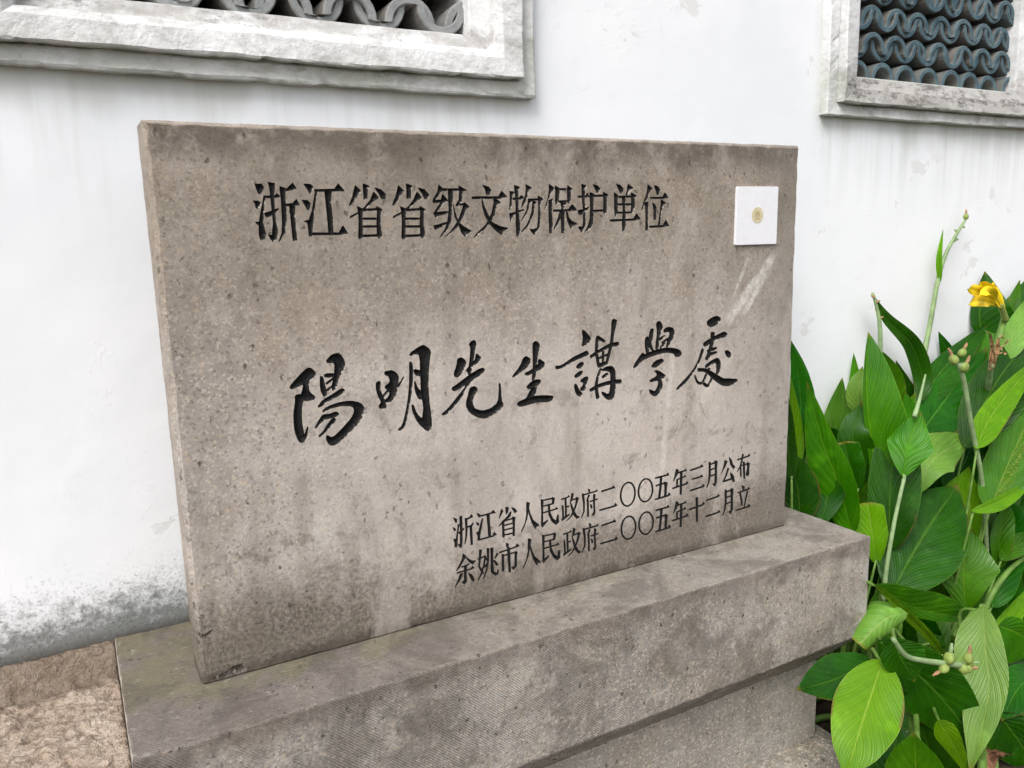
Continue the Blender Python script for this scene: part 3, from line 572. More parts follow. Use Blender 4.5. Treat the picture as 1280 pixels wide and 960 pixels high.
('S', "p 53,218 87,232 90,262 78,270; p 48,313 77,330 74,350 62,347; p 53,428 77,433 87,390 100,300 110,300 97,400 94,460 92,507 66,512 70,472; r 95,295,9 145,275,9; r 128,203,24 132,330,20 133,440,22 130,507,16; p 98,480 130,490 135,517 118,512; p 103,368 130,345 162,318 162,332 115,380; p 172,230 215,213 232,183 252,205 180,242; r 180,222,22 185,330,16 182,410,12 168,482,4; r 185,315,10 245,290,10; p 223,299 246,268 262,280; r 228,295,20 233,400,20 238,487,17"),
('S', "p 288,170 322,188 327,205 308,214; p 280,260 312,275 310,295 293,290; p 283,365 305,358 320,300 340,225 350,225 334,320 320,390 320,440 298,447 298,395; r 328,200,10 455,165,10; p 428,173 452,141 477,169; r 400,180,28 408,290,22 418,405,24; r 312,438,10 458,398,10; p 443,402 462,360 487,386"),
('S', "p 533,128 552,150 537,180 510,232 518,190; p 576,108 607,118 600,160 580,187; p 633,110 672,130 690,155 668,172; p 633,155 624,200 562,260 503,307 543,255 598,200 618,160; r 550,248,20 553,330,17 555,412,20; r 560,250,10 655,222,10; p 643,208 674,215 667,260 667,397 648,402 650,300; r 555,297,9 660,268,9; r 555,342,9 660,316,9; r 555,392,9 660,370,9"),
(*REN,), (*MIN,), (*ZHENG,), (*FU,), (*ER,), 'O257,353,66,108', 'O420,317,65,105', (*WU,), (*NIAN,),
('V', "r 168,244,11 272,208,11; p 256,214 275,188 290,210; r 185,326,10 272,300,10; p 257,305 275,281 287,303; r 168,431,11 288,392,11; p 272,397 288,368 304,390"),
(*YUE,),
('V', "p 486,148 512,160 492,210 450,282 473,220; p 526,120 547,140 562,190 584,210 565,232 538,185; r 520,223,16 500,290,12 473,347,9; r 472,347,14 565,315,11; p 538,263 567,290 580,345 565,352 543,310"),
('V', "r 603,146,10 710,110,10; p 695,116 712,90 722,110; r 655,93,16 645,150,14 630,210,10 600,257,4; r 632,203,14 635,250,12 635,302,13; r 636,200,9 705,180,9; p 693,168 718,178 712,230 712,285 690,297 682,282 693,230; r 662,163,16 665,240,16 668,320,13"),
('S', "p 150,578 182,600 160,640 120,710 76,757 108,700 143,630; p 163,598 200,625 240,650 278,645 250,682 223,670 188,630; r 133,711,9 200,690,9; p 188,695 205,668 217,682; r 88,771,9 245,725,9; p 223,733 245,700 264,720; p 163,695 187,703 184,800 187,860 165,882 138,862 163,848; p 123,778 152,773 120,842 68,917 98,850; p 203,768 242,790 267,840 250,857 223,810"),
('S', "r 325,538,24 318,640,15 310,700,12 330,740,14 357,775,11; r 374,598,14 360,690,12 330,790,10 300,847,4; r 298,632,9 378,600,9; r 372,612,11 395,645,12; r 362,715,13 398,670,9; r 400,523,22 402,640,16 385,740,12 355,832,4; r 438,518,26 440,640,22 445,760,26 480,782,28 498,770,15 501,733,5; r 497,573,16 470,622,9; r 458,643,11 496,692,24"),
('S', "p 578,468 607,482 604,505 588,517; r 513,566,10 692,505,10; p 673,513 690,478 714,500; r 550,583,22 550,680,18 552,752,19; r 550,597,9 685,560,9; p 668,553 694,560 687,600 687,700 655,737 633,715 666,700 668,620; r 605,515,24 612,640,22 618,762,19"),
(*REN, 1.9, 45.6), (*MIN, 1.6, 44.4), (*ZHENG, 2.2, 43.7), (*FU, 1.0, 43.1),
('U', "r 13,643,11 127,605,11; p 110,613 132,583 150,608; r 3,811,11 148,768,11; p 132,774 148,740 163,768"),
'O263,662,66,105', 'O425,620,65,102', (*WU, .4, 40.3), (*NIAN, 0, 40.3),
('V', "r 158,606,11 287,560,11; p 272,567 288,533 302,555; r 230,493,20 230,600,18 230,717,17"),
('V', "r 318,520,10 428,482,10; p 410,489 428,463 440,480; r 310,669,10 432,630,10; p 416,638 432,608 447,630"),
(*YUE, 20.0, 34.5),
('V', "p 643,380 670,395 667,420 653,427; r 605,451,10 708,415,10; p 693,421 708,396 720,412; r 628,453,12 640,510,16 646,567,13; r 697,433,14 680,510,10 664,592,7; r 595,611,10 708,577,10; p 692,583 710,553 724,578"),
]
def parse(entry):
    """-> list of polygons in survey pixels, calligraphic?"""
    if isinstance(entry, str):
        cx, cy, rx, ry = map(float, entry[1:].split(',')); x0, y0, s = REG['U']; ring = []
        polys = []; N = 44
        pt = lambda a, k: ((cx+(rx+k)*math.cos(a)+.14*ry*math.sin(a)*-.0)/s+x0, (cy+(ry+k)*math.sin(a)-.18*(rx+k)*math.cos(a))/s+y0)
        for i in range(N):
            a, b_ = 2*math.pi*i/N, 2*math.pi*(i+1.15)/N
            k = 5.4 + 1.4*abs(math.cos(a))
            polys.append([pt(a, -k), pt(a, k), pt(b_, k), pt(b_, -k)])
        return polys, False
    reg, data = entry[0], entry[1]; dx = dy = 0; call = False
    if len(entry) == 3: call = True
    if len(entry) == 4: dx, dy = entry[2], entry[3]
    polys = []
    for st in data.split(';'):
        t = st.split(); k = t[0]; x0, y0, s = REG['F' if k in 'qs' else reg]
        pts = [tuple(map(float, q.split(','))) for q in t[1:]]
        if k in 'pq': poly = [(a/s+x0+dx, c/s+y0+dy) for a, c in pts]
        else:
            if call and len(pts) > 2:      # brush lines bend smoothly
                q = []
                for i in range(len(pts)-1):
                    p0, p1_, p2_, p3 = pts[max(i-1, 0)], pts[i], pts[i+1], pts[min(i+2, len(pts)-1)]
                    for u in (0, .33, .66):
                        q.append(tuple(.5*(2*p1_[j]+(p2_[j]-p0[j])*u+(2*p0[j]-5*p1_[j]+4*p2_[j]-p3[j])*u*u+(3*p1_[j]-p0[j]-3*p2_[j]+p3[j])*u**3) for j in range(3)))
                pts = q+[pts[-1]]
            L, Rr = [], []
            for i, (a, c, wd) in enumerate(pts):
                p, q = pts[max(i-1, 0)], pts[min(i+1, len(pts)-1)]
                tx, ty = q[0]-p[0], q[1]-p[1]; l = math.hypot(tx, ty) or 1; nx, ny = -ty/l, tx/l
                L.append(((a+nx*wd/2)/s+x0+dx, (c+ny*wd/2)/s+y0+dy)); Rr.append(((a-nx*wd/2)/s+x0+dx, (c-ny*wd/2)/s+y0+dy))
            poly = L+Rr[::-1]
        if call:
            q = []
            for i in range(len(poly)):
                a, c = poly[i], poly[(i+1) % len(poly)]
                q += [(a[0]*.78+c[0]*.22, a[1]*.78+c[1]*.22), (a[0]*.22+c[0]*.78, a[1]*.22+c[1]*.78)]
            poly = q
        polys.append(poly)
    return polys, call
def resample(poly, step, jit):
    out = []
    for i in range(len(poly)):
        a, c = np.array(poly[i]), np.array(poly[(i+1) % len(poly)])
        n = max(1, int(np.linalg.norm(c-a)/step))
        for k in range(n):
            p = a+(c-a)*k/n
            out.append((p[0]+jit*nz(p[0]*1000, p[1]*1000, 1, .31, 2), p[1]+jit*nz(p[0]*1000, p[1]*1000, 9, .31, 2)))
    return out
def grow(poly, k):
    p = np.asarray(poly); area = .5*np.sum(p[:, 0]*np.roll(p[:, 1], -1)-np.roll(p[:, 0], -1)*p[:, 1])
    t = np.roll(p, -1, 0)-np.roll(p, 1, 0); t /= (np.linalg.norm(t, axis=1, keepdims=True)+1e-12)
    nn = np.stack([t[:, 1], -t[:, 0]], 1)*(1 if area > 0 else -1)
    return [tuple(q) for q in p+nn*k]
def inside(pts, poly):
    p = np.asarray(poly); x, y = pts[:, 0], pts[:, 1]; wn = np.zeros(len(pts), int)
    for i in range(len(p)):
        x0, y0 = p[i]; x1, y1 = p[(i+1) % len(p)]
        cr = (x1-x0)*(y-y0)-(x-x0)*(y1-y0)
        wn += ((y0 <= y) & (y1 > y) & (cr > 0)).astype(int) - ((y0 > y) & (y1 <= y) & (cr < 0)).astype(int)
    return wn != 0
def dist(pts, poly):
    p = np.asarray(poly); q = np.roll(p, -1, 0); d = q-p; L2 = (d**2).sum(1)+1e-18
    t = ((pts[:, None]-p)*d).sum(2)/L2; t = np.clip(t, 0, 1)
    return np.sqrt((((p+t[..., None]*d)-pts[:, None])**2).sum(2)).min(1)
def carve(polys, step, slope, dmax, wall_d):
    """one character: V-cut mesh (x,z,depth) + its outline polygons"""
    verts, edges = [], []
    for p in polys:
        k = len(verts); verts += p; edges += [(k+i, k+(i+1) % len(p)) for i in range(len(p))]
    A = np.array(verts); nb = len(verts); inner = []
    lo, hi = A.min(0), A.max(0)
    gx, gz = np.meshgrid(np.arange(lo[0], hi[0], step), np.arange(lo[1], hi[1], step))
    G = np.stack([gx.ravel(), gz.ravel()], 1); G = G + np.random.default_rng(3).uniform(-.25, .25, G.shape)*step
    dep = np.zeros(len(G))
    for p in polys:
        bb = np.asarray(p); m = (G >= bb.min(0)).all(1) & (G <= bb.max(0)).all(1)
        idx = np.nonzero(m)[0]
        if not len(idx): continue
        idx = idx[inside(G[idx], p)]
        if len(idx): dep[idx] = np.maximum(dep[idx], dist(G[idx], p))
    G = G[dep > step*.45]
    allv = [Vector(v) for v in verts] + [Vector(v) for v in G]
    V, E_, F_, *_ = delaunay_2d_cdt(allv, edges, [], 0, 1e-7, False)
    VA = np.array([tuple(v) for v in V]); tri = np.array([f for f in F_])
    cen = VA[tri].mean(1); ins = np.zeros(len(tri), bool)
    for p in polys: ins |= inside(cen, p)
    tri = tri[ins]
    ec = {}
    for t in tri:
        for a, c in ((t[0], t[1]), (t[1], t[2]), (t[2], t[0])):
            ec[(min(a, c), max(a, c))] = ec.get((min(a, c), max(a, c)), 0)+1
    bedge = [(a, c) for t in tri for a, c in ((t[0], t[1]), (t[1], t[2]), (t[2], t[0])) if ec[(min(a, c), max(a, c))] == 1]
    bset = {a for e in bedge for a in e}
    d = np.zeros(len(VA))
    for p in polys:
        m = inside(VA, p)
        if m.any(): d[m] = np.maximum(d[m], dist(VA[m], p))
    dd = np.minimum(d*slope, dmax)+wall_d
    for a in bset: dd[a] = wall_d
    return VA, tri, bedge, dd

# ------------------------------------------------------------------ inscribed stone
SW, SH, ST = 1.512, 1.0, .108
mon = empty('inscribed_stone_monument', (.75, .06, GZ), 'weathered grey-brown stone tablet with black carved Chinese lettering on a stone plinth', 'monument')
cs = [parse(e) for e in TEXT]
chars = []
for polys, call in cs:
    q = [[face_xz(*p) for p in poly] for poly in polys]
    q = [grow(resample(p, .0035 if call else .004, .00035 if call else .0003), .0011 if len(chars) < 18 else .0009) for p in q]
    chars.append((q, call, len(chars) < 18))
# chips: the broken place at the lower left corner, small bruises along edges
def px_poly(pts): return resample([face_xz(*p) for p in pts], .004, .0012)
chip = px_poly([(264, 851), (268, 846), (276, 842), (284, 839), (290, 833), (303, 829), (309, 836), (306, 843), (296, 846), (282, 849)])
chip2 = px_poly([(249, 792), (256, 793), (264, 787), (266, 790), (258, 797), (250, 797)])
# slab front: a sheet with the letters cut out of it
C = .0075
def edge_pt(s0, s1, t, amp, seed):
    return None
outer, rim = [], []
STEP = .012
def side(p, q, nrm, seed):
    n = int(math.dist(p, q)/STEP)
    for i in range(n):
        t = i/n; x, z = p[0]+(q[0]-p[0])*t, p[1]+(q[1]-p[1])*t
        e = C*(1+.22*nz(x*30, z*30, seed, .9, 3)) ; e = max(.004, e)
        if abs(nz(x*9, z*9, seed+4, 1, 2)) > .55: e *= 1.2
        o = .0008*nz(x*20, z*20, seed+7, 1, 3)
        outer.append((x-nrm[0]*e*(0 if seed == 1 else 1), z-nrm[1]*e)); rim.append((x+nrm[0]*o, z+nrm[1]*o, e))
b0 = -.004
X0 = -.006; SH = 1.006
side((X0, b0), (SW, b0), (0, -1), 1); side((SW, b0), (SW, SH), (1, 0), 2); side((SW, SH), (X0, SH), (0, 1), 3); side((X0, SH), (X0, b0), (-1, 0), 4)
def clampo(p):
    return (min(max(p[0], X0+C*.7), SW-C*.7), min(max(p[1], b0), SH-C*.7))
outer = [clampo(p) for p in outer]
verts = list(outer); edges = [(i, (i+1) % len(outer)) for i in range(len(outer))]
allp = [p for q, *_ in chars for p in q] + [chip, chip2]
for p in allp:
    k = len(verts); verts += p; edges += [(k+i, k+(i+1) % len(p)) for i in range(len(p))]
V, E_, F_, *_ = delaunay_2d_cdt([Vector(v) for v in verts], edges, [], 1, 1e-7, False)
VA = np.array([tuple(v) for v in V]); tri = np.array([f for f in F_]); cen = VA[tri].mean(1)
keep = inside(cen, outer)
for p in allp:
    bb = np.asarray(p); m = np.nonzero((cen >= bb.min(0)).all(1) & (cen <= bb.max(0)).all(1) & keep)[0]
    if len(m): keep[m[inside(cen[m], p)]] = False
tri = tri[keep]
vs = [(x, 0, z) for x, z in VA]; fs = []
for t in tri:
    a, c, d = VA[t[0]], VA[t[1]], VA[t[2]]
    cr = (c[0]-a[0])*(d[1]-a[1])-(c[1]-a[1])*(d[0]-a[0])
    fs.append(tuple(int(q) for q in (t if cr > 0 else t[::-1])))
# bevel, sides, back
n = len(outer); k0 = len(vs)
vs += [(x, 0, z) for x, z in outer]; vs += [(x, e, z) for x, z, e in rim]; vs += [(x, ST-.012, z) for x, z, e in rim]
bk = [(min(max(x, X0+.012), SW-.012), ST, min(max(z, b0), SH-.012)) for x, z, e in rim]; vs += bk
for rr in range(3):
    for i in range(n):
        j = (i+1) % n; q = k0+rr*n
        fs.append((q+i, q+n+i, q+n+j, q+j))
fs.append(tuple(k0+3*n+i for i in range(n))[::-1])
slab = mesh_obj('stone_slab', vs, fs, M_slab, mon)
# chips are hollows in the same stone, their shade painted in darker
def hollow(poly, dep):
    Vc, tr, be, dd = carve([poly], .004, .7, dep, .0015)
    k = len(slab_chip_v)
    for (x, z), d in zip(Vc, dd): slab_chip_v.append((x, d, z))
    for t in tr: slab_chip_f.append(tuple(int(q)+k for q in t))
    for a, c in be:
        m = len(slab_chip_v); slab_chip_v.extend([(Vc[a][0], 0, Vc[a][1]), (Vc[c][0], 0, Vc[c][1])]); slab_chip_f.append((k+int(a), m, m+1, k+int(c)))
M_chip = mat_stone('chip_shade_stone', (.05, .042, .034), (.13, .11, .09))
for pc_, dp in ((chip, .012), (chip2, .005)):
    slab_chip_v, slab_chip_f = [], []
    hollow(pc_, dp); mesh_obj('chipped_hollow', slab_chip_v, slab_chip_f, M_chip, slab)
for q, call, bigc in chars:
    Vc, tr, be, dd = carve(q, .0022 if call else .0018, .95, .0065, .0009)
    v2 = [(x, d, z) for (x, z), d in zip(Vc, dd)]; f2 = []; dat = list(dd)
    for t in tr:
        a, c, d = Vc[t[0]], Vc[t[1]], Vc[t[2]]
        cr = (c[0]-a[0])*(d[1]-a[1])-(c[1]-a[1])*(d[0]-a[0]); f2.append(tuple(int(i) for i in (t if cr > 0 else t[::-1])))
    for a, c in be:
        m = len(v2); v2 += [(Vc[a][0], 0, Vc[a][1]), (Vc[c][0], 0, Vc[c][1])]; dat += [0, 0]; f2.append((int(a), m, m+1, int(c)))
    o = mesh_obj('carved_character', v2, f2, M_ink, slab); attr(o, 'depth', dat); attr(o, 'wear_lit', [.82 if bigc else .35]*len(dat))
# the square plate (its printed code is left blank), with the round gold badge at its centre
pc = [face_xz(*p) for p in ((919.5, 233.5), (971, 233.5), (968.3, 305), (917, 306.5))]
vs, fs = [], []
def plate(corners, y0, y1, rad, name, mat, parent):
    cx = sum(p[0] for p in corners)/4; cz = sum(p[1] for p in corners)/4
    loop = []
    for i in range(4):
        p = np.array(corners[i]); a = np.array(corners[i-1]); c = np.array(corners[(i+1) % 4])
        u = (a-p)/np.linalg.norm(a-p)*rad; v = (c-p)/np.linalg.norm(c-p)*rad
        for t in (0, .5, 1): loop.append(tuple(p+u*(1-t)**2+v*t**2))
    n = len(loop); vs = [(x, y1, z) for x, z in loop]+[(x, y0+.0006, z) for x, z in loop]+[(cx+(x-cx)*.992, y0, cz+(z-cz)*.992) for x, z in loop]
    fs = [(r_*n+i, r_*n+(i+1) % n, (r_+1)*n+(i+1) % n, (r_+1)*n+i) for r_ in range(2) for i in range(n)] + [tuple(2*n+i for i in range(n))]
    return mesh_obj(name, vs, fs, mat, parent)
pl = plate(pc, -.006, .0, .003, 'enamel_plate', M_plate, slab); pl['label'] = 'square white plate with a round pale gold badge'
bx, bz = face_xz(944.5, 269); rb = .0195
vs = [(bx+rb*math.cos(2*math.pi*i/40), -.0066, bz+rb*math.sin(2*math.pi*i/40)) for i in range(40)]
vs += [(x, -.0055, z) for x, y, z in vs]
fs = [tuple(range(40)), *[(i, 40+i, 40+(i+1) % 40, (i+1) % 40) for i in range(40)]]
def barp(x0, z0, x1, z1, y=-.0070):
    k = len(gv); gv.extend([(x0, y, z0), (x1, y, z0), (x1, y, z1), (x0, y, z1)]); gf.append((k, k+1, k+2, k+3))
gv, gf = [], []
for dx, hh in ((-.008, .007), (-.0035, .010), (.001, .010), (.0055, .007)): barp(bx+dx, bz, bx+dx+.0025, bz+hh)
barp(bx-.011, bz-.003, bx+.011, bz-.0015); barp(bx-.008, bz-.009, bx+.008, bz-.007)
nv = len(vs); vs += gv; fs += [tuple(i+nv for i in f) for f in gf]
M_gold2 = mat_plain('gold_print', (.42, .33, .16), .4, .06, 60)
# badge: disc and its little roofed emblem in one printed piece
o = mesh_obj('badge', vs, fs, M_gold, slab, mats=[M_gold, M_gold2])
for p in o.data.polygons[41:]: p.material_index = 1

# plinth: cap slab, die block, rounded base course -- each a lofted block with worn edges
def block(name, rings, mat, nx=120, ny=26, amp=.0016, seed=0, rough=None):
    """rings: (x0,x1,y0,y1,z) from bottom to top; closes top and bottom with grids"""
    vs, fs = [], []; per = 2*(nx+ny)
    for ri, (x0, x1, y0, y1, z) in enumerate(rings):
        loop = [(x0+(x1-x0)*i/nx, y0) for i in range(nx)] + [(x1, y0+(y1-y0)*i/ny) for i in range(ny)] + \
               [(x1-(x1-x0)*i/nx, y1) for i in range(nx)] + [(x0, y1-(y1-y0)*i/ny) for i in range(ny)]
        for x, y in loop:
            a = amp*(rough[ri] if rough else 1)
            vs.append((x+a*nz(x*25, y*25, z*25+seed, 1, 3), y+a*nz(x*25, y*25, z*25+seed+5, 1, 3), z+a*nz(x*25, y*25, z*9+seed+9, 1, 3)))
    for r_ in range(len(rings)-1):
        for i in range(per): fs.append((r_*per+i, r_*per+(i+1) % per, (r_+1)*per+(i+1) % per, (r_+1)*per+i))
    for r_, rev in ((0, True), (len(rings)-1, False)):
        x0, x1, y0, y1, z = rings[r_]
        ids = {}
        for j in range(ny+1):
            for i in range(nx+1):
                if j == 0 and i < nx: ids[i, j] = r_*per+i
                elif i == nx and j < ny: ids[i, j] = r_*per+nx+j
                elif j == ny and i > 0: ids[i, j] = r_*per+nx+ny+(nx-i)
                elif i == 0 and j > 0: ids[i, j] = r_*per+2*nx+ny+(ny-j)
                else:
                    x, y = x0+(x1-x0)*i/nx, y0+(y1-y0)*j/ny
                    ids[i, j] = len(vs); vs.append((x, y, z+amp*.5*nz(x*25, y*25, z*9+seed+9, 1, 3)))
        for j in range(ny):
            for i in range(nx):
                f = (ids[i, j], ids[i+1, j], ids[i+1, j+1], ids[i, j+1]); fs.append(f[::-1] if rev else f)
    return mesh_obj(name, vs, fs, mat, mon)
def infl(k, z, x0=-.137, x1=1.634, y0=-.174, y1=.292): return (x0+k, x1-k, y0+k, y1-(k if k < .03 else .01), z)
cap = block('plinth_cap', [infl(.084, -.366), infl(.080, -.362), infl(.045, -.325), infl(.006, -.282), infl(.002, -.277), infl(0, -.272), infl(0, -.2), infl(0, -.1), infl(0, -.004), infl(.0012, -.001), infl(.004, 0)],
            M_cap, seed=1, rough=[1, 1, 3, 1.5, 1, 1, .6, .6, 1, 1.2, .6])
die = block('plinth_block', [infl(.083, -.605), infl(.082, -.6), infl(.082, -.5), infl(.082, -.372), infl(.084, -.3675)], M_die, seed=2)
rb_ = [infl(-.03, GZ-.03), infl(-.032, -.70)] + [infl(.065-.097*math.cos(a), -.70+.095*math.sin(a)) for a in (R(15), R(30), R(45), R(60), R(75))] + [infl(.066, -.604), infl(.10, -.6035)]
base = block('plinth_base', rb_, M_base, amp=.004, seed=3)

# rough hewn ledge to the left of the plinth, with the mortar fillet under the wall
def ledge_z(x, y):
    t = max(0., min(1., (y-.232)/.058)); t = t*t*(3-2*t)
    return -.058 + (1-.72*t)*(.010*nz(x, y, 2, 9, 3) + .007*nz(x, y, 7, 30, 4) + .004*nz(x, y, 1, 90, 3)) + t*.052
NXL, NYL = 190, 150
x0, x1, y0, y1 = -.98, -.1385, -.42, WY-.003
vs = [(x0+(x1-x0)*i/NXL, y0+(y1-y0)*j/NYL) for j in range(NYL+1) for i in range(NXL+1)]
vs = [(x, y, ledge_z(x, y)) for x, y in vs]
fs = [(j*(NXL+1)+i, j*(NXL+1)+i+1, (j+1)*(NXL+1)+i+1, (j+1)*(NXL+1)+i) for j in range(NYL) for i in range(NXL)]
per = [i for i in range(NXL)] + [j*(NXL+1)+NXL for j in range(NYL)] + [NYL*(NXL+1)+i for i in range(NXL, 0, -1)] + [j*(NXL+1) for j in range(NYL, 0, -1)]
k = len(vs); vs += [(vs[i][0], vs[i][1], GZ-.03) for i in per]
fs += [(per[i], k+i, k+(i+1) % len(per), per[(i+1) % len(per)]) for i in range(len(per))]
led = mesh_obj('stone_ledge', vs, fs, M_rough, smooth=True); tag(led, 'rough hewn buff stone ledge at the wall foot left of the plinth', 'ledge')

# ------------------------------------------------------------------ canna lilies
def catmull(P, n):
    out = []
    if len(P) == 2: P = [P[0], (P[0]+P[1])/2, P[1]]
    m = len(P)-1
    for i in range(n+1):
        t = i/n*m; k = min(int(t), m-1); u = t-k
        p0 = P[k-1] if k > 0 else P[0]*2-P[1]; p1_, p2_ = P[k], P[k+1]; p3 = P[k+2] if k+2 <= m else P[m]*2-P[m-1]
        out.append(.5*(2*p1_+(p2_-p0)*u+(2*p0-5*p1_+4*p2_-p3)*u*u+(3*p1_-p0-3*p2_+p3)*u**3))
    return out
def tube(pts, rads, nseg=9, n=None):
    P = catmull(pts, n or max(6, 5*(len(pts)-1))); N = len(P)-1
    vs, fs = [], []; up = Vector((0, -1, .3)).normalized()
    for i, p in enumerate(P):
        T = (P[min(i+1, N)]-P[max(i-1, 0)]).normalized()
        a = T.cross(up); a = a.normalized() if a.length > 1e-4 else T.orthogonal().normalized(); b_ = T.cross(a)
        t = i/N*(len(rads)-1); k = min(int(t), len(rads)-2); r_ = rads[k]+(rads[k+1]-rads[k])*(t-k)
        for j in range(nseg):
            an = 2*math.pi*j/nseg; vs.append(p+a*r_*math.cos(an)+b_*r_*math.sin(an))
    for i in range(N):
        for j in range(nseg): fs.append((i*nseg+j, i*nseg+(j+1) % nseg, (i+1)*nseg+(j+1) % nseg, (i+1)*nseg+j))
    fs += [tuple(range(nseg))[::-1], tuple(N*nseg+j for j in range(nseg))]
    return vs, fs
def wprof(t, shape):
    if shape == 'lance': v = math.sin(math.pi*min(1, t**.72))**.85*(1-.25*t)
    elif shape == 'kite': v = (t/.55 if t < .55 else (1-t)/.45); v = max(0, v)**.8
    elif shape == 'blunt': v = min(1, (t*2.2)**.6)*(1 if t < .93 else max(0.02, (1-t)/.07)**.3)
    elif shape == 'tube': v = min(1, (t*3)**.6)
    elif shape == 'petal': v = (min(1, t*1.6)**.9)*max(0, 1-t**7)**.6
    elif shape == 'blade': v = min(1, t*5)**.6*max(0, 1-t**2.2)
    else: v = math.sin(math.pi*t**.85)**.72*(1 if t < .8 else 1-.55*((t-.8)/.2)**1.5)       # oval with a drawn-out tip
    return max(v, .012)
def leaf_mesh(name, P, wl, wr, mat, parent, shape='oval', fold=.25, roll=0., wave=.06, curl=0., view=None, NU=30, NV=14, seed=0):
    C_ = catmull(P, NU); vs, fs, uv = [], [], []
    for i, p in enumerate(C_):
        t = i/NU; T = (C_[min(i+1, NU)]-C_[max(i-1, 0)]).normalized()
        V_ = (p-(view or CAM)).normalized(); Sd = V_.cross(T); Sd.normalize(); Nn = Sd.cross(T).normalized()
        if Nn.dot(V_) > 0: Nn = -Nn
        Rm = Matrix.Rotation(roll, 3, T); Sd, Nn = Rm @ Sd, Rm @ Nn
        wv = wprof(t, shape)
        for j in range(NV+1):
            s = 2*j/NV-1; hw = (wr if s > 0 else wl)*wv; a = abs(s)
            if curl:
                th = curl*a*(.4+.6*t); kk = math.copysign(max(abs(curl)*(.4+.6*t), .05), curl); rr = hw/kk; th = kk*a
                off = Sd*(math.copysign(1, s)*rr*math.sin(th))+Nn*(rr*(1-math.cos(th)))
            else:
                off = Sd*(s*hw*math.cos(fold*(1-.35*a)))+Nn*(a*hw*math.sin(fold)*(1-.45*a))
            off += Nn*((wl+wr)*.5*wave*(math.sin(t*9+seed*1.7+(2.1 if s > 0 else 0))*a*a+.5*math.sin(t*17+seed*3.1)*a**3))
            vs.append(p+off); uv.append((t, j/NV))
    W_ = NV+1
    for i in range(NU):
        for j in range(NV): fs.append((i*W_+j, i*W_+j+1, (i+1)*W_+j+1, (i+1)*W_+j))
    o = mesh_obj(name, vs, fs, mat, parent, smooth=True)
    ul = o.data.uv_layers.new(name='uv'); li = np.zeros(len(o.data.loops), np.int32); o.data.loops.foreach_get('vertex_index', li)
    ul.data.foreach_set('uv', np.asarray(uv, np.float32)[li].ravel())
    return o
def pxm(p):        # metres per survey pixel at a point
    return (p-CAM).dot(fw)/FPX
# each plant: foot on the soil, label
PL = {}
def plant(k, x, y, label):
    PL[k] = (empty('canna_lily', (x, y, GZ), label, 'canna plant', 'canna lilies beside the plinth'), Vector((x, y, GZ)))
plant('a', 1.80, .16, 'canna clump hard against the right edge of the tablet, yellow-tipped leaf standing in front')
plant('b', 1.92, .20, 'canna with one tall broad upright blade and a spent bare stalk at its left')
plant('c', 2.10, .22, 'canna with the tallest stalk, ending in a single pod against the white wall')
plant('d', 2.32, .12, 'canna bearing the yellow flower and a withered brown bloom')
plant('e', 1.84, -.02, 'canna with a drooping kite-shaped leaf on a pale stem right of the plinth cap')
plant('f', 2.02, -.02, 'canna with a long pod-tipped stalk rising through broad ribbed leaves')
plant('g', 2.18, -.10, 'canna with a yellow-speckled leaf at the right edge of the picture')
plant('h', 1.76, -.17, 'canna with a curled pale leaf touching the corner of the plinth cap')
plant('i', 1.70, -.27, 'low canna with the big pale ribbed leaf hanging before the plinth block')
plant('j', 1.86, -.30, 'low canna with a fallen stalk of green pods over dark leaves')
plant('k', 2.00, -.30, 'low canna with a long pale glossy leaf hanging to the soil at lower right')
plant('m', 2.22, -.22, 'dark low canna at the lower right corner of the picture')
nleaf = [0]
def L(pl_, pts, Y, wl, wr, mt='m', shape='oval', fold=.25, roll=0., wave=.05, curl=0., stalk=True):
    root, foot = PL[pl_]; n = len(pts); Ys = Y if isinstance(Y, (list, tuple)) else (Y, Y)
    P = [ray(x, y, min(Ys[0]+(Ys[-1]-Ys[0])*i/(n-1), .285)) for i, (x, y) in enumerate(pts)]
    m = sum(pxm(p) for p in P)/n; nleaf[0] += 1; sd_ = nleaf[0]
    cr = max(.35, abs(math.cos(R(roll))))
    o = leaf_mesh('leaf', P, 1.1*wl*m/cr, 1.1*wr*m/cr, LM[mt], root, shape, fold, R(roll), wave, curl, seed=sd_)
    if stalk:
        T = (P[1]-P[0]).normalized(); r_ = random.Random(sd_)
        f = foot+Vector((r_.uniform(-.05, .05), r_.uniform(-.05, .05), 0)); b_ = P[0]+T*.012
        h = max(.05, b_.z-f.z); mid = Vector((f.x*.45+b_.x*.55, f.y*.45+b_.y*.55+.02, f.z+h*.5))
        if T.z < -.1: mid = Vector((f.x*.4+b_.x*.6, f.y*.4+b_.y*.6+.07, b_.z-.05))
        v, fc = tube([f, Vector((f.x*.8+mid.x*.2, f.y*.8+mid.y*.2, f.z+(mid.z-f.z)*.55)), mid, b_], [.012, .010, .006, .003])
        s_ = mesh_obj('leaf_stalk', v, fc, M_stem, o, smooth=True)
    return o
def stalk(pl_, pts, Y, r0_, r1_, mat=None, name='stalk'):
    root, foot = PL[pl_]; n = len(pts); Ys = Y if isinstance(Y, (list, tuple)) else (Y, Y)
    P = [ray(x, y, Ys[0]+(Ys[-1]-Ys[0])*i/(n-1)) for i, (x, y) in enumerate(pts)]
    m = pxm(P[0]); v, f = tube(P, [r0_*m, r1_*m]); return mesh_obj(name, v, f, mat or M_stem, root, smooth=True), P, m
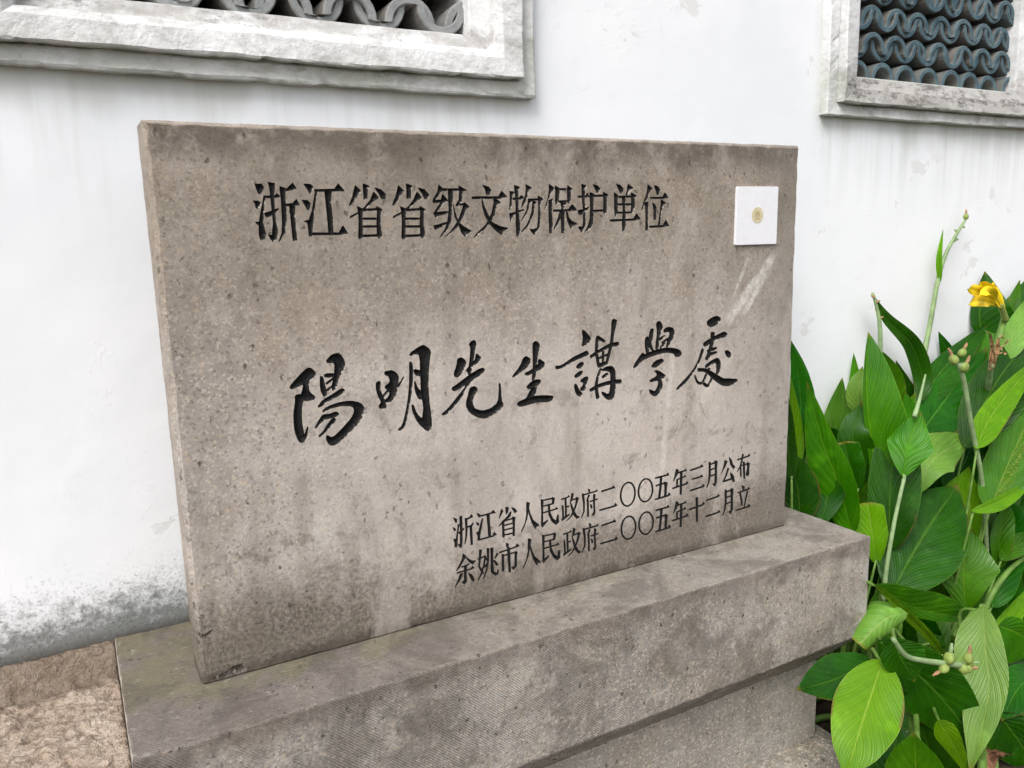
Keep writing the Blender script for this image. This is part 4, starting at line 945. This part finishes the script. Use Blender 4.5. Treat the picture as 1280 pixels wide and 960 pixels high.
def to_foot(pl_, px, Y, r_, mat=None):
    root, foot = PL[pl_]; p = ray(*px, Y)
    v, f = tube([foot, foot*.5+p*.5+Vector((0, .02, 0)), p], [r_*pxm(p)*1.3, r_*pxm(p)]); return mesh_obj('stalk', v, f, mat or M_stem, root, smooth=True)
def pod(parent, p, r_, ax, mat=None, tail=None):
    bm = bmesh.new(); bmesh.ops.create_icosphere(bm, subdivisions=3, radius=1)
    q = ax.to_track_quat('Z', 'Y')
    for v in bm.verts:
        c = v.co.copy(); b_ = 1+.10*math.cos(3*math.atan2(c.y, c.x))
        c = Vector((c.x*b_, c.y*b_, c.z*1.22))*r_*(1+.05*nz(c.x, c.y, c.z, 6)); v.co = p+q @ c
    vs = [v.co.copy() for v in bm.verts]; fs = [tuple(v.index for v in f.verts) for f in bm.faces]; bm.free()
    o = mesh_obj('seed_pod', vs, fs, mat or M_bud, parent, smooth=True)
    if tail:
        v, f = tube([p+ax*r_*1.1, p+ax*r_*1.9+Vector((r_*.1, 0, 0)), p+ax*r_*2.9], [r_*.34, r_*.42, r_*.2]); mesh_obj('dried_tip', v, f, tail, o, smooth=True)
    return o

# --- leaves, as they stand (survey pixel of the midrib from base to tip, distance plane, half widths)
L('a', [(1000, 590), (1001, 520), (998, 470), (988, 424)], (.20, .24), 14, 19, 'd', 'lance')
L('a', [(1008, 600), (1014, 540), (1022, 505)], (.18, .24), 12, 12, 'm')
L('a', [(992, 590), (993, 540), (988, 470)], (.12, .14), 8, 11, 'l', 'lance', roll=25)
L('a', [(990, 600), (986, 560), (984, 490)], (.08, .10), 10, 9, 'd')
L('a', [(1066, 668), (1046, 600), (1026, 545), (1009, 476)], (.02, .08), 27, 22, 'm', 'lance', fold=.35, roll=-10)
L('a', [(1056, 640), (1044, 590), (1030, 550)], (.10, .16), 22, 22, 'd')
L('a', [(1024, 662), (1034, 620), (1028, 584)], (.05, .07), 22, 20, 'd', 'kite', fold=.2)
L('a', [(1000, 655), (997, 610), (984, 560)], (.09, .10), 16, 24, 'd')
L('a', [(1013, 600), (1015, 580), (1022, 545)], (.12, .14), 9, 9, 'p')
L('a', [(1060, 600), (1042, 560), (1022, 530)], (.2, .2), 20, 20, 'd')
L('b', [(1038, 570), (1046, 520), (1053, 472)], (.24, .27), 16, 16, 'm', 'lance')
L('b', [(1072, 540), (1070, 490), (1067, 441)], (.27, .285), 10, 10, 'm', 'lance')
L('b', [(1078, 522), (1072, 492), (1078, 458)], (.20, .22), 13, 12, 'p', 'oval')
L('b', [(1094, 640), (1091, 570), (1084, 510), (1083, 455), (1085, 415)], (.04, .12), 5, 45, 'm', 'lance', fold=.1, wave=.03)
L('b', [(1092, 612), (1074, 570), (1066, 540), (1078, 502)], (.08, .12), 18, 20, 'd')
L('b', [(1074, 615), (1062, 580), (1055, 552)], (.06, .09), 17, 17, 'd', 'blunt', fold=.5)
L('b', [(1080, 640), (1072, 610), (1066, 580)], (.12, .14), 16, 12, 'm')
L('b', [(1122, 510), (1112, 468), (1092, 430)], (.26, .28), 14, 15, 'm', 'lance')
L('b', [(1145, 505), (1153, 475), (1140, 432), (1108, 398), (1089, 366)], (.18, .24), 13, 12, 'd', 'lance', fold=.5, roll=20)
L('b', [(1140, 540), (1136, 500), (1120, 450)], (.24, .26), 14, 14, 'd', 'lance')
L('c', [(1192, 470), (1184, 440), (1173, 414)], (.26, .28), 9, 9, 'd', 'lance')
L('c', [(1146, 505), (1184, 455), (1237, 403)], (.20, .25), 15, 24, 'd', 'lance')
L('c', [(1148, 545), (1185, 495), (1234, 434)], (.12, .2), 26, 34, 'd', 'lance', fold=.15)
L('c', [(1146, 560), (1140, 525), (1132, 490)], (.1, .14), 14, 15, 'm', 'lance')
L('c', [(1180, 555), (1205, 515), (1233, 470)], (.16, .2), 22, 24, 'd')
L('d', [(1226, 420), (1224, 385), (1231, 339)], (.26, .28), 10, 38, 'd', 'lance', fold=.1)
L('d', [(1224, 470), (1245, 425), (1262, 372)], (.18, .24), 18, 20, 'm', 'lance')
L('d', [(1250, 410), (1268, 382), (1292, 340)], (.22, .26), 13, 14, 'd', 'lance')
L('d', [(1252, 430), (1262, 395), (1275, 350)], (.20, .24), 12, 12, 'm', 'lance')
L('d', [(1258, 450), (1268, 412), (1284, 372)], (.10, .14), 12, 16, 'p', 'lance')
L('d', [(1205, 560), (1238, 490), (1270, 445), (1312, 408)], (.03, .12), 26, 40, 'd', 'lance', fold=.15)
L('d', [(1245, 470), (1262, 440), (1300, 400)], (.14, .2), 16, 18, 'd', 'lance')
L('g', [(1220, 562), (1236, 525), (1268, 482), (1306, 440)], (-.08, .02), 15, 18, 'l', 'lance', fold=.35)
L('g', [(1248, 570), (1263, 535), (1290, 490)], (-.05, .0), 14, 15, 'l', 'lance')
L('g', [(1236, 640), (1258, 585), (1288, 520), (1310, 480)], (-.12, -.02), 26, 26, 's', 'lance', fold=.2)
L('g', [(1214, 639), (1245, 628), (1272, 612), (1300, 592)], (-.16, -.14), 6, 12, 'l', 'lance', fold=.6)
L('g', [(1247, 712), (1250, 665), (1262, 628)], (-.08, -.05), 9, 15, 'm', 'oval', fold=.5)
L('g', [(1262, 690), (1266, 655), (1262, 624)], (-.05, -.02), 16, 18, 'd')
L('g', [(1250, 700), (1275, 680), (1300, 672)], (-.1, -.08), 12, 12, 'm', 'oval')
L('g', [(1240, 760), (1258, 715), (1290, 672)], (-.12, -.06), 7, 18, 'd', 'lance')
L('e', [(1129, 597), (1135, 560), (1150, 514)], (-.06, -.04), 24, 28, 'm', 'kite', fold=-.35, wave=.09)
L('e', [(1111, 690), (1112, 630), (1116, 565), (1119, 505)], (-.02, .04), 24, 32, 'd', 'oval', fold=.3)
L('e', [(1096, 705), (1090, 665), (1084, 628)], (-.01, .03), 17, 17, 'l', 'blunt', fold=.25)
L('e', [(1100, 720), (1104, 680), (1092, 640)], (.06, .1), 20, 20, 'd')
L('f', [(1150, 616), (1166, 575), (1216, 544)], (.02, .05), 30, 24, 'p', 'kite', fold=.12)
L('f', [(1176, 630), (1200, 590), (1222, 545)], (.07, .1), 22, 22, 'd')
L('f', [(1218, 700), (1213, 640), (1211, 583)], (-.02, .02), 36, 12, 'l', 'oval', fold=.25)
L('f', [(1114, 742), (1142, 690), (1168, 648), (1198, 606)], (-.08, -.0), 42, 46, 'd', 'oval', fold=.15, wave=.03)
L('f', [(1190, 680), (1205, 640), (1230, 610)], (.1, .12), 26, 26, 'd')
L('f', [(1207, 766), (1205, 712), (1211, 659)], (-.15, -.10), 33, 36, 'm', 'kite', fold=.1)
L('h', [(1094, 731), (1138, 757), (1180, 768), (1216, 773)], (-.22, -.20), 24, 10, 'm', 'oval', fold=.3, roll=12)
L('h', [(1180, 820), (1158, 793), (1130, 766), (1106, 742), (1090, 728)], (-.22, -.22), 6, 8, 'l', 'lance', fold=.7)
L('h', [(1134, 766), (1110, 772), (1090, 788), (1074, 806)], (-.24, -.20), 26, 34, 'p', 'tube', fold=.0, curl=-2.5)
L('h', [(1170, 800), (1190, 803), (1204, 816)], (-.14, -.14), 8, 9, 'm', 'oval')
L('i', [(1088, 826), (1046, 848), (996, 863)], (-.26, -.30), 24, 26, 'd', 'oval', fold=.15, roll=8)
L('i', [(1104, 824), (1088, 872), (1073, 918), (1056, 975)], (-.34, -.42), 38, 36, 'l', 'oval', fold=.16, wave=.04)
L('i', [(1090, 842), (1105, 880), (1140, 905)], (-.24, -.26), 30, 30, 'd')
L('i', [(1100, 935), (1108, 900), (1120, 860)], (-.24, -.22), 24, 24, 'd')
L('j', [(1098, 800), (1150, 845), (1190, 888), (1227, 942)], (-.26, -.36), 36, 38, 'd', 'oval', fold=.22, wave=.03)
L('j', [(1118, 804), (1128, 826), (1144, 852)], (-.38, -.40), 28, 22, 'd', 'oval', fold=-.25)
L('j', [(1146, 1015), (1145, 965), (1143, 916)], (-.42, -.42), 34, 32, 'm', 'oval', fold=.3)
L('j', [(1110, 990), (1116, 945), (1126, 905)], (-.30, -.28), 26, 26, 'd')
L('j', [(1175, 1000), (1165, 950), (1150, 900)], (-.30, -.28), 30, 30, 'd')
L('k', [(1229, 757), (1232, 810), (1236, 870), (1212, 968)], (-.28, -.42), 20, 33, 'p', 'oval', fold=.2, wave=.04)
L('k', [(1172, 900), (1188, 925), (1216, 975)], (-.38, -.40), 14, 14, 'l', 'lance')
L('k', [(1200, 860), (1180, 830), (1165, 790)], (-.1, -.06), 26, 26, 'd')
L('k', [(1218, 800), (1200, 770), (1185, 735)], (.04, .08), 26, 26, 'd')
L('m', [(1248, 782), (1270, 790), (1306, 810)], (-.24, -.26), 16, 38, 'm', 'oval', fold=.2)
L('m', [(1243, 806), (1262, 775), (1292, 728)], (-.14, -.1), 12, 14, 'l', 'lance', fold=.5)
L('m', [(1300, 838), (1272, 862), (1252, 902)], (-.28, -.32), 22, 22, 'd', 'oval')
L('m', [(1246, 890), (1268, 918), (1300, 966)], (-.30, -.36), 22, 34, 'd', 'oval')
L('m', [(1240, 850), (1262, 830), (1290, 826)], (-.2, -.2), 20, 24, 'd')
L('m', [(1300, 770), (1280, 735), (1275, 700)], (.0, .0), 26, 26, 'd')
# background blades deeper in the clump
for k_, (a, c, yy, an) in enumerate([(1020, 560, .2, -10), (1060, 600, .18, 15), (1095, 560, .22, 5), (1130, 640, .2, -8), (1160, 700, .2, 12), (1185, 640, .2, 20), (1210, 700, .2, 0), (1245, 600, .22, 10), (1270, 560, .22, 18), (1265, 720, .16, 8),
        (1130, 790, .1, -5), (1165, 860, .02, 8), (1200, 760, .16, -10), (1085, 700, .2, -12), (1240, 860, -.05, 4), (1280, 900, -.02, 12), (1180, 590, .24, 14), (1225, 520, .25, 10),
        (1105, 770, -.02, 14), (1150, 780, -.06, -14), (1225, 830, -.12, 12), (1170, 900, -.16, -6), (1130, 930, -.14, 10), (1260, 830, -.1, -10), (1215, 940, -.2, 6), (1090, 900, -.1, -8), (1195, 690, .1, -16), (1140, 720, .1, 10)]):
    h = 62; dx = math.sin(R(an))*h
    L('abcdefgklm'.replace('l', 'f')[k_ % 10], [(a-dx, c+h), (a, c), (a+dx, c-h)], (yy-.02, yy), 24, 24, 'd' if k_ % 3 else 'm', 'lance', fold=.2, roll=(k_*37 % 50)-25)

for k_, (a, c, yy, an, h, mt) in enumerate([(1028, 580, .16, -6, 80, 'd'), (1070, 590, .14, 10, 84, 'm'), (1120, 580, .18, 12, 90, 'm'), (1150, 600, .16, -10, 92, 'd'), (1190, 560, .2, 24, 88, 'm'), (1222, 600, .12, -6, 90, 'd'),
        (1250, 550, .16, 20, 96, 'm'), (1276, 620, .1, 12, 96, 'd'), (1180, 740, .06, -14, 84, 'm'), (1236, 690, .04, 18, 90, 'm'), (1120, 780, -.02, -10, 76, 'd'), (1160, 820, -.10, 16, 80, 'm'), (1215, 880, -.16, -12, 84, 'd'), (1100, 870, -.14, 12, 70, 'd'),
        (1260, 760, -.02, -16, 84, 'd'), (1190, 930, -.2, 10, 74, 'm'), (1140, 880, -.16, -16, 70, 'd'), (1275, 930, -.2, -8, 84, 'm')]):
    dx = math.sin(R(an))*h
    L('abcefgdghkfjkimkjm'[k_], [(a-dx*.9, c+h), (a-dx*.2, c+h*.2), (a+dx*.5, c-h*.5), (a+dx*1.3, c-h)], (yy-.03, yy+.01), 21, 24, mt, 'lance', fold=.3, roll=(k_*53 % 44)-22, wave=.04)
# --- stalks, pods, flower
to_foot('c', (1153, 452), .24, 4)
s, P, m = stalk('c', [(1153, 452), (1162, 408), (1172, 352), (1182, 318), (1196, 292), (1206, 276)], (.24, .26), 3.6, 1.6, M_glauc)
for a, c, dx, dy in ((1191, 302, 5, -2), (1197, 290, -4, -3), (1203, 282, 3, 3), (1193, 297, 5, 3)):
    p = ray(a, c, .255); v, f = tube([p, p+RT*dx*m*.6+UP*(-dy)*m*.6, p+RT*dx*m-UP*dy*m], [1.5*m, 1.3*m, .8*m]); mesh_obj('flower_scar', v, f, M_glauc, s, smooth=True)
pod(PL['c'][0], ray(1207.5, 271, .26), 3.3*m, UP, tail=M_brown)
L('c', [(1175, 353), (1174, 322), (1179, 286)], (.24, .26), 4, 4, 'l', 'lance', fold=.6, stalk=False)
to_foot('b', (1100, 460), .22, 4)
s, P, m = stalk('b', [(1100, 460), (1100, 410), (1096, 385), (1091, 366)], (.22, .23), 3.2, 1.5, M_glauc)
for a, c, dx, dy in ((1099, 398, 5, -2), (1098, 390, -4, -4), (1095, 378, 5, -2), (1093, 372, -4, -3)):
    p = ray(a, c, .225); v, f = tube([p, p+RT*dx*m*.6-UP*dy*m*.6, p+RT*dx*m-UP*dy*m], [1.7*m, 1.4*m, .8*m]); mesh_obj('flower_scar', v, f, M_brown, s, smooth=True)
stalk('e', [(1143, 521), (1150, 497), (1157, 468)], (-.05, -.03), 3.2, 1., M_glauc, 'flower_spike')
s, P, m = stalk('e', [(1104, 752), (1108, 712), (1118, 652), (1131, 594)], (-.07, -.06), 3.2, 2.2, M_glauc)
to_foot('e', (1104, 752), -.07, 3.2)
# long stalk with a cluster of pods
to_foot('f', (1234, 700), -.06, 3)
s, P, m = stalk('f', [(1234, 700), (1231, 640), (1226, 590), (1214, 530), (1206, 482), (1200, 455)], (-.06, -.08), 2.7, 2.9, M_glauc)
for (a, c), ax, rr in (((1192.5, 450), (-.5, 1), 5), ((1202.5, 441), (.5, 1), 4.4), ((1205, 459), (.5, 1.), 5)):
    pod(PL['f'][0], ray(a, c, -.085), rr*m, (RT*ax[0]+UP*ax[1]).normalized(), tail=M_brown)
# fallen stalk over the low leaves
s, P, m = stalk('j', [(1116, 798), (1132, 819), (1150, 825), (1180, 829), (1203, 832)], (-.42, -.43), 3.0, 4.2, M_glauc)
for (a, c), ax, rr, tl in (((1187, 823), (.15, 1), 7, M_glauc), ((1180, 836), (-.5, -.3), 6, M_brown), ((1211, 823), (.1, 1), 6.2, M_brown), ((1204, 836), (.3, -.6), 6, None), ((1209, 836), (1, .1), 5.4, M_brown), ((1213, 829), (1, .15), 4.2, M_glauc)):
    pod(PL['j'][0], ray(a, c, -.435), rr*m, (RT*ax[0]+UP*ax[1]).normalized(), tail=tl)
to_foot('j', (1146, 925), -.40, 5)
stalk('j', [(1146, 928), (1145, 900), (1142, 850)], (-.38, -.22), 4, 4)
stalk('k', [(1196, 845), (1212, 805), (1229, 757)], (-.2, -.27), 5, 4)
stalk('m', [(1222, 800), (1236, 750), (1262, 712), (1290, 690)], (-.1, -.1), 4.5, 3)
# yellow flower: petals round a tube, on its own short stalk
fp = ray(1252, 392, .10); fr = PL['d'][0]; m = pxm(fp)
to_foot('d', (1256, 396), .12, 4, M_stem)
stalk('d', [(1257, 400), (1254, 390), (1250, 380)], (.11, .10), 4.2, 3.4, M_bud)
def petal(pts, Y, wd, mat=M_yel, curl=.0, seed=0, fold=.35, shape='petal'):
    P = [ray(a, c, Y[0]+(Y[1]-Y[0])*i/(len(pts)-1)) for i, (a, c) in enumerate(pts)]
    return leaf_mesh('petal', P, wd*m, wd*m, mat, fr, shape, fold, 0, .26, curl, NU=16, NV=10, seed=seed)
petal([(1250, 384), (1236, 374), (1222, 364), (1210, 361)], (.10, .05), 7.5, seed=1)
petal([(1250, 384), (1238, 379), (1224, 376), (1211, 380)], (.09, .04), 7, seed=2)
petal([(1250, 384), (1240, 372), (1232, 360), (1224, 353)], (.10, .09), 8, seed=3)
petal([(1251, 384), (1244, 372), (1236, 364), (1227, 368)], (.08, .03), 7, seed=4)
petal([(1253, 383), (1247, 372), (1243, 362), (1237, 357)], (.11, .10), 4.5, seed=5)
petal([(1254, 382), (1248, 369), (1244, 361), (1240, 354)], (.10, .10), 3.4, seed=6)
v, f = tube([ray(1254, 386, .10), ray(1249, 370, .10), ray(1241, 354, .10)], [2.6*m, 3.4*m, 1.4*m]); mesh_obj('flower_bud', v, f, M_yel, fr, smooth=True)
# withered bloom: crumpled strips
for i, pts in enumerate([[(1237, 458), (1240, 440), (1238, 420), (1232, 414)], [(1238, 460), (1246, 438), (1248, 422), (1262, 426)], [(1240, 456), (1244, 444), (1254, 440), (1258, 443)],
                         [(1236, 462), (1239, 446), (1244, 430), (1252, 418)], [(1262, 426), (1256, 430), (1251, 438)], [(1240, 462), (1243, 450), (1241, 432)]]):
    P = [ray(a, c, .02-.01*j) for j, (a, c) in enumerate(pts)]
    o = leaf_mesh('withered_petal', P, 2.9*m, 2.9*m, M_brown, fr, 'blade', .8, R(30*i), .5, 0, NU=14, NV=6, seed=i)
stalk('d', [(1226, 540), (1231, 505), (1236, 478), (1239, 455)], (.14, .02), 4.2, 3., M_glauc)

# dry fallen leaves on the soil under the cannas
LB = ['brown dry leaf lying on the soil under the cannas']
for i in range(26):
    x = rnd.uniform(1.55, 2.35); y = rnd.uniform(-.55, .0)
    p = Vector((x, y, GZ+.035)); a = rnd.uniform(0, 6.28); l = rnd.uniform(.06, .12); d = Vector((math.cos(a), math.sin(a), 0))
    o = leaf_mesh('dry_leaf', [p-d*l/2, p+Vector((0, 0, .02)), p+d*l/2], l*.22, l*.22, M_litter, None, 'oval', .5, 0, .35, view=p+Vector((.01, 0, 2)), NU=12, NV=8, seed=i)
    tag(o, LB[0], 'dry leaf', 'dry leaves on the soil')
